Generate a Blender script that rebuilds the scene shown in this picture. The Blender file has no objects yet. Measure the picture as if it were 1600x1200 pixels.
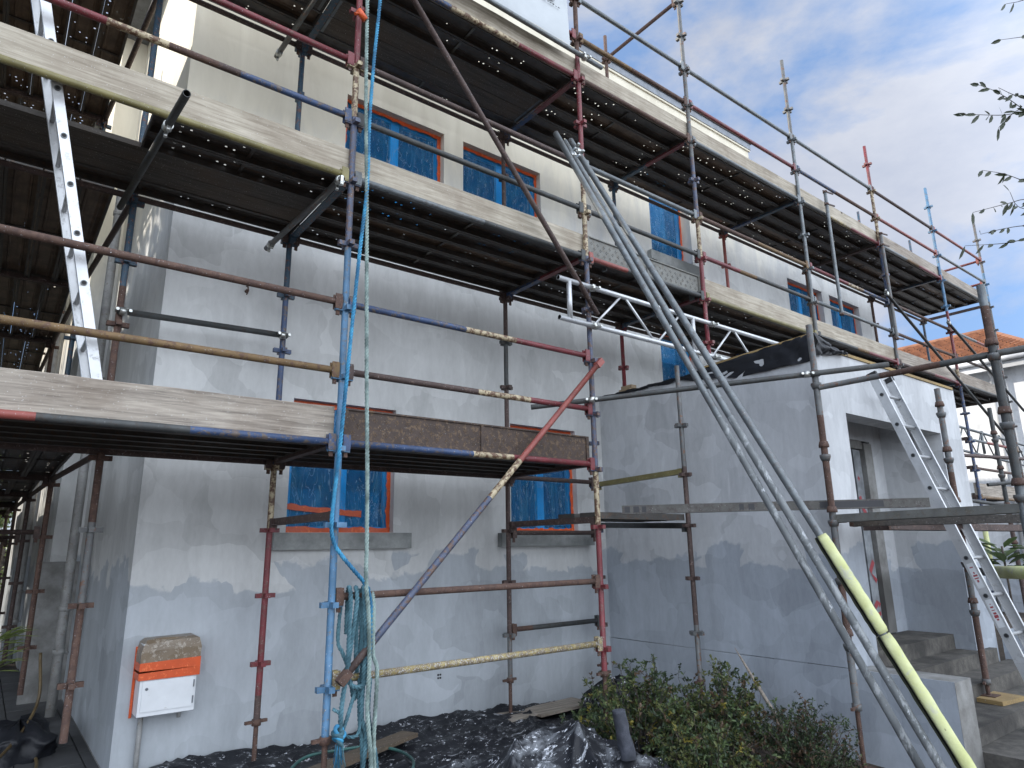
import bpy, math, random
from mathutils import Vector, Matrix, noise
random.seed(7)
R = math.radians
S = bpy.context.scene
COL = S.collection
H = 1.55                                     # eye height; heights below are given relative to the eye and lifted by H

# ------------------------------------------------------------------ camera
F = 1043.95
CR = Vector((0.79231225, -0.60993596, -0.01481292))
CU = Vector((-0.13279673, -0.19609925, 0.97155036))
CW = Vector((0.59548831, 0.76780415, 0.23636934))
cam = bpy.data.cameras.new('camera'); co = bpy.data.objects.new('camera', cam); COL.objects.link(co)
cam.sensor_width = 36; cam.lens = 36*F/1600; cam.clip_end = 500; cam.clip_start = .05
m = Matrix((CR, CU, -CW)).transposed().to_4x4(); m.translation = (0, 0, H); co.matrix_world = m
S.camera = co
S.render.resolution_x = 1024; S.render.resolution_y = 768

def U(px, py, **k):
    """survey helper: the real point on the plane x=, y= or z= (relative to the eye) seen at a photo pixel"""
    d = CW + CR*((px-800)/F) - CU*((py-600)/F)
    a, v = list(k.items())[0]; i = 'xyz'.index(a)
    q = d*(v/d[i]); return Vector((q.x, q.y, q.z+H))

def ZI(k): return -.843+.5*k+H                # height of the k-th pressing of the scaffold standards
X0, XP, XA, XB, XS, XC, XD, XE, XF, XG = -.62, .58, 1.82, 4.24, 5.49, 6.07, 8.51, 10.95, 13.4, 15.84
YO, YI, YW = 4.27, 5.54, 5.8

# ------------------------------------------------------------------ materials
MATS = {}
def nt(name):
    m = bpy.data.materials.new(name); m.use_nodes = True; t = m.node_tree; t.nodes.clear()
    o = t.nodes.new('ShaderNodeOutputMaterial'); b = t.nodes.new('ShaderNodeBsdfPrincipled')
    t.links.new(b.outputs[0], o.inputs[0]); MATS[name] = m
    return m, t, b, o
def N(t, ty, **kw):
    n = t.nodes.new(ty)
    for k, v in kw.items():
        if k in n.inputs: n.inputs[k].default_value = v
        else: setattr(n, k, v)
    return n
def coords(t, scale=(1, 1, 1), rnd=True, rot=(0, 0, 0)):
    tc = N(t, 'ShaderNodeTexCoord'); mp = N(t, 'ShaderNodeMapping'); mp.inputs['Scale'].default_value = scale
    mp.inputs['Rotation'].default_value = rot
    t.links.new(tc.outputs['Object'], mp.inputs[0])
    if rnd:
        oi = N(t, 'ShaderNodeObjectInfo'); mu = N(t, 'ShaderNodeMath', operation='MULTIPLY'); mu.inputs[1].default_value = 37.
        t.links.new(oi.outputs['Random'], mu.inputs[0]); t.links.new(mu.outputs[0], mp.inputs['Location'])
    return mp.outputs[0]
def noi(t, vec, sc, det=4, rough=.55, dist=0):
    n = N(t, 'ShaderNodeTexNoise'); n.inputs['Scale'].default_value = sc; n.inputs['Detail'].default_value = det
    n.inputs['Roughness'].default_value = rough; n.inputs['Distortion'].default_value = dist
    t.links.new(vec, n.inputs['Vector']); return n.outputs['Fac']
def ramp(t, fac, stops):
    r = N(t, 'ShaderNodeValToRGB'); el = r.color_ramp.elements
    while len(el) < len(stops): el.new(.5)
    for e, (p, c) in zip(el, stops):
        e.position = p; e.color = (c, c, c, 1) if not hasattr(c, '__len__') else (*c, 1)
    t.links.new(fac, r.inputs[0]); return r.outputs[0]
def mix(t, fac, a, b, ty='MIX'):
    n = N(t, 'ShaderNodeMix', data_type='RGBA', blend_type=ty)
    for sock, v in ((n.inputs[0], fac), (n.inputs[6], a), (n.inputs[7], b)):
        if hasattr(v, 'is_linked'): t.links.new(v, sock)
        elif hasattr(v, '__len__'): sock.default_value = (*v, 1)
        else: sock.default_value = v
    return n.outputs[2]
def bump(t, b, h, s=.3, d=.01):
    n = N(t, 'ShaderNodeBump'); n.inputs['Strength'].default_value = s; n.inputs['Distance'].default_value = d
    t.links.new(h, n.inputs['Height']); t.links.new(n.outputs[0], b.inputs['Normal'])

def paint(name, col, wear=(.09, .055, .04), amt=.5, rough=.5, metal=0., spat=.68, dirt=.6):
    m, t, b, o = nt(name); v = coords(t)
    base = mix(t, ramp(t, noi(t, v, 9, 5), [(.3, 0), (.7, 1)]), [c*dirt for c in col], col)
    amt -= .02
    chips = ramp(t, noi(t, v, 24, 9, .74), [(amt, 0), (amt+.035, 1)])
    c = mix(t, chips, base, mix(t, noi(t, v, 60, 3), [w*.6 for w in wear], [w*1.6 for w in wear]))
    sp = ramp(t, noi(t, v, 120, 3, .6), [(spat, 0), (spat+.02, 1)])
    c = mix(t, sp, c, (.55, .56, .57))
    t.links.new(c, b.inputs['Base Color'])
    b.inputs['Roughness'].default_value = rough; b.inputs['Metallic'].default_value = metal
    bump(t, b, chips, .35, .002); return m
BLUE = paint('light_blue_paint', (.095, .22, .37), (.13, .13, .13), .58)
DBLUE = paint('blue_paint', (.045, .08, .175), (.11, .085, .07), .54)
LILAC = paint('faded_blue_paint', (.085, .105, .17), (.11, .07, .055), .53)
RED = paint('red_paint', (.20, .035, .042), (.13, .06, .05), .57)
BRICK = paint('faded_red_paint', (.30, .075, .06), (.2, .08, .06), .62)
CREAM = paint('chipped_cream_paint', (.55, .46, .30), (.11, .06, .035), .50, spat=.8)
RUST = paint('rusty_steel', (.13, .075, .055), (.07, .04, .032), .52, .8)
BROWN = paint('brown_steel', (.085, .055, .048), (.12, .08, .065), .58, .7)
OCHRE = paint('rusty_ochre_tube', (.20, .125, .055), (.10, .055, .035), .55, .7)
YELLOW = paint('worn_yellow_paint', (.42, .33, .13), (.18, .14, .09), .50, spat=.58)
OLIVE = paint('olive_yellow_paint', (.22, .19, .075), (.12, .10, .06), .62)
GALV = paint('galvanised_steel', (.20, .22, .23), (.13, .13, .13), .55, .48, .45, .7)
DGALV = paint('dull_dark_steel', (.085, .09, .09), (.06, .055, .05), .55, .6, .3, .72)
RGALV = paint('rust_stained_galvanised_steel', (.17, .175, .175), (.15, .085, .06), .57, .6, .3, .72)
TEAL = paint('dark_teal_paint', (.04, .085, .13), (.12, .06, .05), .56)
ALU = paint('aluminium', (.60, .61, .62), (.42, .42, .42), .6, .38, .55, .74, .82)
ZINC = paint('bright_zinc', (.62, .63, .60), (.4, .36, .25), .62, .3, .8, .9)
BLACKEND = paint('black_rubber', (.015, .015, .016), (.03, .03, .03), .6, .7)
TAPE = paint('orange_tape', (.66, .095, .02), (.72, .15, .04), .58, .4, 0, .80, .8)
DKSTEEL = paint('dark_deck_steel', (.09, .084, .078), (.085, .06, .045), .56, .6, .2, .76)
RUSTPLANK = paint('rusty_perforated_plank', (.075, .052, .042), (.12, .08, .05), .55, .75, .1, .7)
GREYPLANK = paint('grey_zinc_plank', (.19, .19, .175), (.13, .12, .10), .55, .6, .3, .7)
WHITEBOX = paint('white_enamel', (.72, .74, .76), (.45, .42, .38), .66, .35, 0, .9, .9)
GREYMET = paint('grey_flashing', (.20, .22, .25), (.16, .17, .18), .6, .45, .3)
PIPEW = paint('stained_white_pipe', (.36, .36, .35), (.22, .2, .18), .58, .6)
CARD = paint('taped_brown_card', (.22, .165, .11), (.30, .26, .21), .56, .35, 0, .70, .75)

def wood(name, a, b_, ax=0, sc=1.):
    m, t, b, o = nt(name)
    st = [22, 22, 22]; st[ax] = 1.3
    v = coords(t, tuple(s*sc for s in st)); v2 = coords(t, (1, 1, 1))
    g = noi(t, v, 2.2, 6, .62, .5)
    big = noi(t, v2, 2.2, 4, .6)
    c = mix(t, ramp(t, g, [(.33, 0), (.66, 1)]), a, b_)
    c = mix(t, ramp(t, big, [(.42, 0), (.68, 1)]), c, mix(t, .5, c, (.13, .09, .06)))
    vo = N(t, 'ShaderNodeTexVoronoi'); vo.inputs['Scale'].default_value = 2.6; t.links.new(v2, vo.inputs['Vector'])
    kn = ramp(t, vo.outputs['Distance'], [(.045, 1), (.10, 0)])
    c = mix(t, kn, c, (.06, .045, .035))
    c = mix(t, ramp(t, noi(t, v2, 130, 2), [(.70, 0), (.72, 1)]), c, (.6, .6, .58))
    t.links.new(c, b.inputs['Base Color']); b.inputs['Roughness'].default_value = .85
    bump(t, b, g, .5, .004); return m
WOOD = wood('weathered_pine_board', (.27, .235, .18), (.50, .45, .365))
WOODG = wood('grey_weathered_board', (.18, .155, .13), (.42, .37, .31))
WOODD = wood('dark_board', (.07, .055, .04), (.13, .10, .07))
WOODY = wood('yellow_ply', (.28, .19, .075), (.38, .27, .12), 1)
WOODDY = wood('dark_plank_underside', (.055, .05, .045), (.11, .10, .09))

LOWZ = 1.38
def plaster(name, A, B, cream=False, sc=1.):
    m, t, b, o = nt(name); v = coords(t, (1, 1, 1), False); vs = coords(t, (2.2, 2.2, .5), False)
    wob = N(t, 'ShaderNodeTexNoise'); wob.inputs['Scale'].default_value = 1.3; wob.inputs['Detail'].default_value = 3; t.links.new(v, wob.inputs['Vector'])
    wv = N(t, 'ShaderNodeVectorMath', operation='MULTIPLY_ADD'); t.links.new(wob.outputs['Color'], wv.inputs[0]); wv.inputs[1].default_value = (.7, .7, .5); t.links.new(v, wv.inputs[2])
    def cells(scale, sz):
        mp = N(t, 'ShaderNodeMapping'); mp.inputs['Scale'].default_value = sz; t.links.new(wv.outputs[0], mp.inputs[0])
        vo = N(t, 'ShaderNodeTexVoronoi', distance='CHEBYCHEV'); vo.inputs['Scale'].default_value = scale; vo.inputs['Randomness'].default_value = .9
        t.links.new(mp.outputs[0], vo.inputs['Vector']); sp = N(t, 'ShaderNodeSeparateXYZ'); t.links.new(vo.outputs['Color'], sp.inputs[0]); return sp.outputs['X']
    big = noi(t, v, .5*sc, 3, .5, .6)
    c = mix(t, ramp(t, big, [(.38, 0), (.64, 1)]), A, B)
    c = mix(t, .42, c, mix(t, cells(1.15*sc, (1, 1, 1.5)), [x*.60 for x in A], [x*1.32 for x in B]))
    c = mix(t, .30, c, mix(t, cells(2.5*sc, (1, 1, .8)), [x*.66 for x in A], [x*1.3 for x in B]))
    brush = N(t, 'ShaderNodeTexNoise'); brush.inputs['Scale'].default_value = 1.4*sc; brush.inputs['Detail'].default_value = 6
    brush.inputs['Roughness'].default_value = .62; brush.inputs['Distortion'].default_value = .5; t.links.new(vs, brush.inputs['Vector'])
    c = mix(t, .22, c, mix(t, ramp(t, brush.outputs['Fac'], [(.34, 0), (.66, 1)]), [x*.62 for x in A], [x*1.3 for x in B]))
    fine = noi(t, coords(t, (7, 7, 2.5), False), 3, 6, .7)
    c = mix(t, .10, c, ramp(t, fine, [(.3, .1), (.7, .8)]))
    sc_ = ramp(t, noi(t, coords(t, (7, 7, .55), False, (.09, .07, 0)), 1.6, 2, .5), [(.735, 0), (.745, 1)])
    c = mix(t, mix(t, sc_, (0, 0, 0), (.35, .35, .35)), c, (.62, .63, .64))
    # lowest coat, brushed edge below the sills; bluish low-wall shade is tinted in too
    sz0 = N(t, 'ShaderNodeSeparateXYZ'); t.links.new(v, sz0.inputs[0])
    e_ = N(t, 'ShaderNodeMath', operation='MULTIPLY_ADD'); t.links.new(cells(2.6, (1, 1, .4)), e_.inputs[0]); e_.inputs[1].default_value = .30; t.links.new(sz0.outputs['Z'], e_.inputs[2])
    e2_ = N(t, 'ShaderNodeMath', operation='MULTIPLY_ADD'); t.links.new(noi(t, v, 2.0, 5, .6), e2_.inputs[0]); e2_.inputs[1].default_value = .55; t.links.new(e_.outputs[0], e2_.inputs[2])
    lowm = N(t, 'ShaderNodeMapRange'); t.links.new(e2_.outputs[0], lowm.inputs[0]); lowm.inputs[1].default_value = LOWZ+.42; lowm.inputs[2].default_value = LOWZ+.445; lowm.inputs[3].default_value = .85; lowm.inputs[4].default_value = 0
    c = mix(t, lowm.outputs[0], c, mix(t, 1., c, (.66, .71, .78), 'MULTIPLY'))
    if cream:  # warm cream toward the top, with bounced light put into the colour
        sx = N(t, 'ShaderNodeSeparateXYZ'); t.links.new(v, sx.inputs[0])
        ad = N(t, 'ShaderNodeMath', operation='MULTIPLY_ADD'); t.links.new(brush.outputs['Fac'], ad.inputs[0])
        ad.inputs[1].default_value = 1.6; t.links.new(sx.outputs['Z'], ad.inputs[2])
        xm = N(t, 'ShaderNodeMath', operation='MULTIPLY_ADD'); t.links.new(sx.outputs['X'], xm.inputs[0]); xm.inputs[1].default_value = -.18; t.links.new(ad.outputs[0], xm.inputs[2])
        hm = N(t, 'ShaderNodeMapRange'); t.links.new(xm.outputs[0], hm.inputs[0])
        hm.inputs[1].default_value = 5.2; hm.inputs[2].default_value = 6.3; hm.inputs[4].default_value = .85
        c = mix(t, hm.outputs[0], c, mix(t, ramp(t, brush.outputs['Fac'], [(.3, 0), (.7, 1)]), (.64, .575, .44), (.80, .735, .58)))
    t.links.new(c, b.inputs['Base Color']); b.inputs['Roughness'].default_value = .8
    ad = N(t, 'ShaderNodeMath', operation='ADD'); t.links.new(fine, ad.inputs[0]); t.links.new(brush.outputs['Fac'], ad.inputs[1])
    bump(t, b, ad.outputs[0], .18, .006); return m
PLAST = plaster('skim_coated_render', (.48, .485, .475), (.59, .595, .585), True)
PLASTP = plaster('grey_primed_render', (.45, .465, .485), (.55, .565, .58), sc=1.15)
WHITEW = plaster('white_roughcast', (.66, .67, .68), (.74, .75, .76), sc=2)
def simple(name, a, b_, sc=8, rough=.8, bs=.4, det=6):
    m, t, b, o = nt(name); v = coords(t, (1, 1, 1), False)
    n1 = noi(t, v, sc, det, .65); n2 = noi(t, v, sc*.15, 3)
    c = mix(t, ramp(t, n1, [(.35, 0), (.65, 1)]), a, b_)
    c = mix(t, ramp(t, n2, [(.45, 0), (.6, 1)]), c, [x*.6 for x in a])
    t.links.new(c, b.inputs['Base Color']); b.inputs['Roughness'].default_value = rough
    bump(t, b, n1, bs, .02); return m
CONC = simple('weathered_concrete', (.065, .06, .054), (.125, .115, .10), 14)
SILL = simple('concrete_sill', (.20, .21, .205), (.33, .34, .33), 7)
CHEEK = simple('raw_stained_concrete', (.17, .165, .155), (.30, .30, .29), 5)
SOIL = simple('soil', (.05, .036, .026), (.10, .075, .055), 12, .95, 1.)
PAVE = simple('paving_stone', (.085, .085, .088), (.13, .13, .135), 5, .7, .2)
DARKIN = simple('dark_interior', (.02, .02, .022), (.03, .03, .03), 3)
BRICKM = simple('broken_bricks', (.30, .22, .14), (.40, .31, .2), 9)
BARK = simple('bark', (.07, .055, .045), (.14, .115, .09), 30)
ROPEB = simple('blue_rope_strand', (.03, .22, .42), (.06, .33, .52), 40, .6)
ROPEG = simple('weathered_green_rope_strand', (.22, .30, .28), (.34, .43, .40), 60, .8)
ROPEC = simple('dirty_blue_green_rope_strand', (.06, .15, .19), (.13, .27, .32), 30, .8)
HOSE = simple('green_hose', (.04, .12, .11), (.06, .17, .15), 20, .45)
HOSEY = simple('brown_hose', (.12, .08, .035), (.18, .13, .06), 20, .45)
CLOTH = simple('dark_grey_cloth', (.045, .05, .065), (.075, .08, .10), 25, .9)

def sheet(name, spat, dust):
    m, t, b, o = nt(name); v = coords(t)
    c = mix(t, ramp(t, noi(t, v, 3.2, 6, .7, .8), [(dust, 0), (dust+.12, 1)]), (.012, .013, .017), (.15, .16, .175))
    c = mix(t, ramp(t, noi(t, coords(t, (1, 2.5, 1)), 16, 6, .75), [(spat, 0), (spat+.015, 1)]), c, (.62, .64, .68))
    c = mix(t, ramp(t, noi(t, coords(t, (1, 3.0, 1)), 3.4, 8, .78, .4), [(spat-.01, 0), (spat+.02, .85)]), c, (.50, .52, .56))
    t.links.new(c, b.inputs['Base Color']); b.inputs['Roughness'].default_value = .5; b.inputs['Specular IOR Level'].default_value = .35
    bump(t, b, noi(t, v, 7, 4, .55, 1.0), .45, .02); return m
PLASTIC = sheet('black_plastic_sheeting', .605, .62)
PLASTIC2 = sheet('paint_smeared_black_sheeting', .60, .50)
PLASTICR = sheet('clean_black_plastic', .9, .86)

# perforated plank top: real see-through holes
def perf(name, dark, holes=True):
    m, t, b, o = nt(name); v = coords(t, (1, 1, 1)); v0 = coords(t, (1, 1, 1), False)
    c = mix(t, ramp(t, noi(t, v, 7, 6, .65), [(.35, 0), (.65, 1)]), dark, [x*2.1 for x in dark])
    c = mix(t, ramp(t, noi(t, coords(t, (2, 25, 25)), 1.5, 4), [(.5, 0), (.75, 1)]), c, (.11, .075, .05))
    t.links.new(c, b.inputs['Base Color']); b.inputs['Roughness'].default_value = .55; b.inputs['Metallic'].default_value = .2
    if holes:
        vo = N(t, 'ShaderNodeTexVoronoi'); vo.inputs['Scale'].default_value = 17; vo.inputs['Randomness'].default_value = .5
        t.links.new(v0, vo.inputs['Vector'])
        k = ramp(t, vo.outputs['Distance'], [(.15, 1), (.155, 0)])
        g = ramp(t, noi(t, v, 1.3, 2), [(.50, 0), (.52, 1)])
        f = mix(t, g, (0, 0, 0), k); tr = N(t, 'ShaderNodeBsdfTransparent'); mx = N(t, 'ShaderNodeMixShader')
        t.links.new(f, mx.inputs[0]); t.links.new(b.outputs[0], mx.inputs[1]); t.links.new(tr.outputs[0], mx.inputs[2])
        t.links.new(mx.outputs[0], o.inputs[0])
    return m
PERF = perf('perforated_deck_sheet', (.055, .052, .05))
PERFB = perf('brown_perforated_deck_sheet', (.10, .072, .052))

def film():
    m, t, b, o = nt('blue_protective_film'); v = coords(t)
    c = mix(t, noi(t, v, 5, 4), (.02, .13, .42), (.05, .42, .82))
    c = mix(t, ramp(t, noi(t, coords(t, (9, 1, .9)), 1.6, 4, .6, .8), [(.53, 0), (.63, .75)]), c, (.10, .42, .75))  # these streaks and the crease lines below paint wrinkle highlights into the colour
    cr = noi(t, coords(t, (6, 1, 1.3)), 1.7, 3, .5, 1.6); c = mix(t, ramp(t, cr, [(.485, 0), (.499, 1), (.513, 0)]), c, (.62, .76, .86))
    c = mix(t, ramp(t, noi(t, v, 24, 5, .75, 1.), [(.68, 0), (.70, 1)]), c, (.70, .78, .85))
    t.links.new(c, b.inputs['Base Color']); b.inputs['Roughness'].default_value = .16
    bump(t, b, noi(t, coords(t, (8, 1, 1.4)), 1.7, 4, .6, 1.4), .9, .05)
    tr = N(t, 'ShaderNodeBsdfTransparent'); tr.inputs[0].default_value = (.12, .64, 1., 1)
    mx = N(t, 'ShaderNodeMixShader'); mx.inputs[0].default_value = .32
    t.links.new(tr.outputs[0], mx.inputs[1]); t.links.new(b.outputs[0], mx.inputs[2]); t.links.new(mx.outputs[0], o.inputs[0])
    return m
FILM = film()
def foamm():
    m, t, b, o = nt('yellow_foam'); v = coords(t)
    c = mix(t, ramp(t, noi(t, v, 5, 5, .6), [(.35, 0), (.65, 1)]), (.50, .52, .22), (.66, .68, .38))
    c = mix(t, ramp(t, noi(t, v, 11, 6, .7, .5), [(.56, 0), (.66, .7)]), c, (.46, .46, .44))
    c = mix(t, ramp(t, noi(t, v, 26, 5, .7), [(.66, 0), (.69, 1)]), c, (.20, .19, .10))
    t.links.new(c, b.inputs['Base Color']); b.inputs['Roughness'].default_value = .9; bump(t, b, noi(t, v, 18, 5, .6), .4, .01); return m
def clearish(name, col, rough, metal=0):
    m, t, b, o = nt(name); b.inputs['Base Color'].default_value = (*col, 1); b.inputs['Roughness'].default_value = rough
    b.inputs['Metallic'].default_value = metal; return m
GLASS = clearish('dark_window_glass', (.012, .016, .022), .06)
UPVC = simple('white_window_frame', (.70, .71, .72), (.78, .79, .8), 5, .4, .05)
INK = clearish('black_print', (.03, .03, .035), .5)
REDINK = clearish('red_print', (.34, .06, .07), .6)
FOAM = foamm()
FOAMD = simple('dark_foam_slit', (.03, .035, .02), (.05, .05, .03), 9)
BANNER = simple('white_banner_fabric', (.46, .49, .51), (.52, .55, .57), 3, .7, .1)
BOARDW = simple('printed_white_board', (.24, .26, .28), (.32, .34, .36), 20, .6, .2)
def roofm():
    m, t, b, o = nt('orange_roof_tiles'); v = coords(t, (1, 1, 1), False)
    c = mix(t, ramp(t, noi(t, v, 4, 5, .7), [(.35, 0), (.65, 1)]), (.20, .09, .055), (.33, .15, .08))
    t.links.new(c, b.inputs['Base Color']); b.inputs['Roughness'].default_value = .85; return m
TILE = roofm()
def leafm(name, a, b_):
    m, t, b, o = nt(name); v = coords(t, (1, 1, 1), False)
    c = mix(t, noi(t, v, 9, 3), a, b_); t.links.new(c, b.inputs['Base Color']); b.inputs['Roughness'].default_value = .5
    tl = N(t, 'ShaderNodeBsdfTranslucent'); t.links.new(c, tl.inputs[0]); mx = N(t, 'ShaderNodeMixShader'); mx.inputs[0].default_value = .25
    t.links.new(b.outputs[0], mx.inputs[1]); t.links.new(tl.outputs[0], mx.inputs[2]); t.links.new(mx.outputs[0], o.inputs[0]); return m
LEAF = [leafm('olive_leaf', (.095, .11, .032), (.15, .165, .055)), leafm('green_leaf', (.07, .11, .04), (.12, .165, .065)),
        leafm('dark_leaf', (.025, .045, .02), (.045, .07, .03)), leafm('yellow_leaf', (.24, .20, .035), (.32, .27, .06)),
        leafm('brown_leaf', (.10, .06, .035), (.14, .09, .05))]
LEAFSKY = leafm('slate_green_leaf', (.035, .05, .03), (.07, .085, .045))
LEAFBR = leafm('sunlit_green_leaf', (.16, .22, .06), (.26, .30, .10))

# ------------------------------------------------------------------ mesh builder
class MB:
    def __init__(s): s.v = []; s.f = []; s.m = []; s.sm = []; s.mats = []
    def mi(s, mat):
        if mat not in s.mats: s.mats.append(mat)
        return s.mats.index(mat)
    def face(s, idx, mat, smooth=False): s.f.append(idx); s.m.append(s.mi(mat)); s.sm.append(smooth)
    def poly(s, pts, mat, smooth=False):
        n = len(s.v); s.v += [tuple(p) for p in pts]; s.face(list(range(n, n+len(pts))), mat, smooth)
    def box(s, lo, hi, mat, M4=None):
        n = len(s.v); x0, y0, z0 = lo; x1, y1, z1 = hi
        P = [Vector(q) for q in ((x0,y0,z0),(x1,y0,z0),(x1,y1,z0),(x0,y1,z0),(x0,y0,z1),(x1,y0,z1),(x1,y1,z1),(x0,y1,z1))]
        if M4 is not None: P = [M4 @ q for q in P]
        s.v += [tuple(q) for q in P]
        for q in ((0,3,2,1),(4,5,6,7),(0,1,5,4),(1,2,6,5),(2,3,7,6),(3,0,4,7)): s.face([n+i for i in q], mat)
    def obox(s, p0, p1, w, h, mat, up=(0,0,1)):
        """a bar from p0 to p1, w wide and h tall"""
        p0, p1 = Vector(p0), Vector(p1); d = (p1-p0); L = d.length; d = d/L
        sd = d.cross(Vector(up)); sd = sd.normalized() if sd.length > 1e-4 else Vector((1,0,0)); u = sd.cross(d)
        M4 = Matrix((d, sd, u)).transposed().to_4x4(); M4.translation = p0
        s.box((0, -w/2, -h/2), (L, w/2, h/2), mat, M4)
    def tube(s, pts, r, mats, cuts=(), seg=12, hollow=True, closed=False, rr=None):
        if not isinstance(mats, (list, tuple)): mats = [mats]
        pts = [Vector(p) for p in pts]
        if len(pts) == 2 and (cuts or True):
            a, b = pts; ts = [0.]+sorted(cuts)+[1.]
            n = max(1, int((b-a).length/.8)); ts = sorted(set(ts+[i/n for i in range(1, n)]))
            # slight real-life waviness
            pts = [a.lerp(b, t) for t in ts]
        else: ts = [i/(len(pts)-1) for i in range(len(pts))]
        base = len(s.v); prev = None
        for i, p in enumerate(pts):
            d = (pts[min(i+1, len(pts)-1)]-pts[max(i-1, 0)]).normalized()
            if prev is None: a = d.orthogonal().normalized()
            else: a = (prev-d*prev.dot(d)).normalized()
            prev = a; b = d.cross(a); ri = rr[i] if rr else r
            for k in range(seg):
                an = 2*math.pi*k/seg; s.v.append(tuple(p+(a*math.cos(an)+b*math.sin(an))*ri))
        for i in range(len(pts)-1):
            tm = (ts[i]+ts[i+1])/2; mi = sum(1 for c in cuts if tm > c); mt = mats[min(mi, len(mats)-1)]
            for k in range(seg):
                k2 = (k+1) % seg; s.face([base+i*seg+k, base+i*seg+k2, base+(i+1)*seg+k2, base+(i+1)*seg+k], mt, True)
        for end, i, dr in ((0, 0, 1), (1, len(pts)-1, -1)):
            rng = [base+i*seg+k for k in range(seg)]; mt = mats[0] if end == 0 else mats[-1]
            if hollow and r > .015:
                d = (pts[1]-pts[0]).normalized() if end == 0 else (pts[-2]-pts[-1]).normalized()
                c = pts[i]; n = len(s.v)
                for q in rng: s.v.append(tuple(c+(Vector(s.v[q])-c)*.84))
                for q in rng: s.v.append(tuple(c+(Vector(s.v[q])-c)*.84+d*.09))
                for k in range(seg):
                    k2 = (k+1) % seg
                    s.face([rng[k], rng[k2], n+k2, n+k], mt); s.face([n+k, n+k2, n+seg+k2, n+seg+k], DARKIN)
                s.face([n+seg+k for k in range(seg)], DARKIN)
            else: s.face(rng if dr < 0 else rng[::-1], mt)
    def build(s, name, parent=None, origin=None):
        me = bpy.data.meshes.new(name)
        if parent is not None: og = Vector(parent['_o'])
        elif origin is not None: og = Vector(origin)
        else:
            xs, ys, zs = zip(*s.v); og = Vector(((min(xs)+max(xs))/2, (min(ys)+max(ys))/2, min(zs)))
        me.from_pydata([(a-og.x, b-og.y, c-og.z) for a, b, c in s.v], [], s.f)
        for mt in s.mats: me.materials.append(mt)
        me.polygons.foreach_set('material_index', s.m); me.polygons.foreach_set('use_smooth', s.sm); me.update()
        o = bpy.data.objects.new(name, me); COL.objects.link(o)
        if parent is not None: o.parent = parent
        else: o.location = og
        o['_o'] = tuple(og); return o
def thing(name, label, cat, loc, group=None):
    o = bpy.data.objects.new(name, None); COL.objects.link(o); o.location = loc; o['_o'] = tuple(loc); o.empty_display_size = .2
    return tag(o, label, cat, group)
def tag(o, label, cat, group=None, kind=None):
    o['label'] = label; o['category'] = cat
    if group: o['group'] = group
    if kind: o['kind'] = kind
    return o
def struct(o): o['kind'] = 'structure'; return o

RT = .0242
def pressings(mb, x, y, k0, k1, mat, off=0.):
    for k in range(k0, k1+1):
        z = ZI(k)+off
        for dx, dy in ((1,0),(-1,0),(0,1),(0,-1)):
            a, b = .022, .074
            if dx: mb.box((x+min(dx*a, dx*b), y-.019, z-.019), (x+max(dx*a, dx*b), y+.019, z+.015), mat[k] if isinstance(mat, dict) else mat)
            else: mb.box((x-.019, y+min(dy*a, dy*b), z-.019), (x+.019, y+max(dy*a, dy*b), z+.015), mat[k] if isinstance(mat, dict) else mat)
def standard(par, x, y, z0, z1, mats, cutz, ks, jack=False, off=0.):
    """upright tube with its pressings; cutz = heights where the paint changes"""
    mb = MB(); L = z1-z0
    cuts = [(c-z0)/L for c in cutz]
    mb.tube([(x, y, z0), (x, y, z1)], RT, mats, cuts)
    for k in range(ks[0], ks[1]+1):
        z = ZI(k)+off; i = sum(1 for c in cutz if z > c); pressings(mb, x, y, k, k, mats[min(i, len(mats)-1)], off)
    o = mb.build('standard', par)
    if jack:
        j = MB(); n = int((z0)/.012)
        pts = []; rr = []
        zb = jack
        nn = int((z0-zb)/.011)
        for i in range(nn*2+1):
            pts.append((x, y, zb+.011*i/2)); rr.append(.0165 if i % 2 else .0190)
        if len(pts) > 2: j.tube(pts, .018, [RUST], seg=10, hollow=False, rr=rr)
        j.tube([(x, y, z0-.03), (x, y, z0+.015)], .034, [RUST], hollow=False)
        j.obox((x-.085, y, z0-.005), (x+.085, y+.02, z0-.005), .022, .022, RUST)
        j.box((x-.075, y-.075, zb-.006), (x+.075, y+.075, zb), RUST)
        jo = j.build('base_jack'); jo.parent = o; jo.location = (0, 0, 0)
        og = Vector(par['_o']); bo = Vector(jo['_o']); jo.location = bo-og
    return o
def ledger(par, p0, p1, mats, cuts=(), name='ledger', ends=(1, 1), endmat=None):
    mb = MB(); p0, p1 = Vector(p0), Vector(p1); d = (p1-p0).normalized()
    mb.tube([p0+d*.045, p1-d*.045], RT, mats, cuts)
    ml = mats if isinstance(mats, (list, tuple)) else [mats]
    for e, (p, s) in enumerate(((p0, 1), (p1, -1))):
        if not ends[e]: continue
        mt = endmat or (ml[0] if e == 0 else ml[-1])
        c = p+d*s*.052
        mb.obox(c-d*.022, c+d*.022, .052, .085, mt); mb.obox(c-d*.016+Vector((0,0,-.06)), c+d*.010+Vector((0,0,-.06)), .012, .075, RUST)
        sd = d.cross(Vector((0,0,1)))
        mb.obox(c+sd*.02+Vector((0,0,.0))-d*.03, c+sd*.02+d*.02, .010, .11, mt); mb.obox(c-sd*.02-d*.03, c-sd*.02+d*.02, .010, .11, mt)
    return mb.build(name, par)
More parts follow.
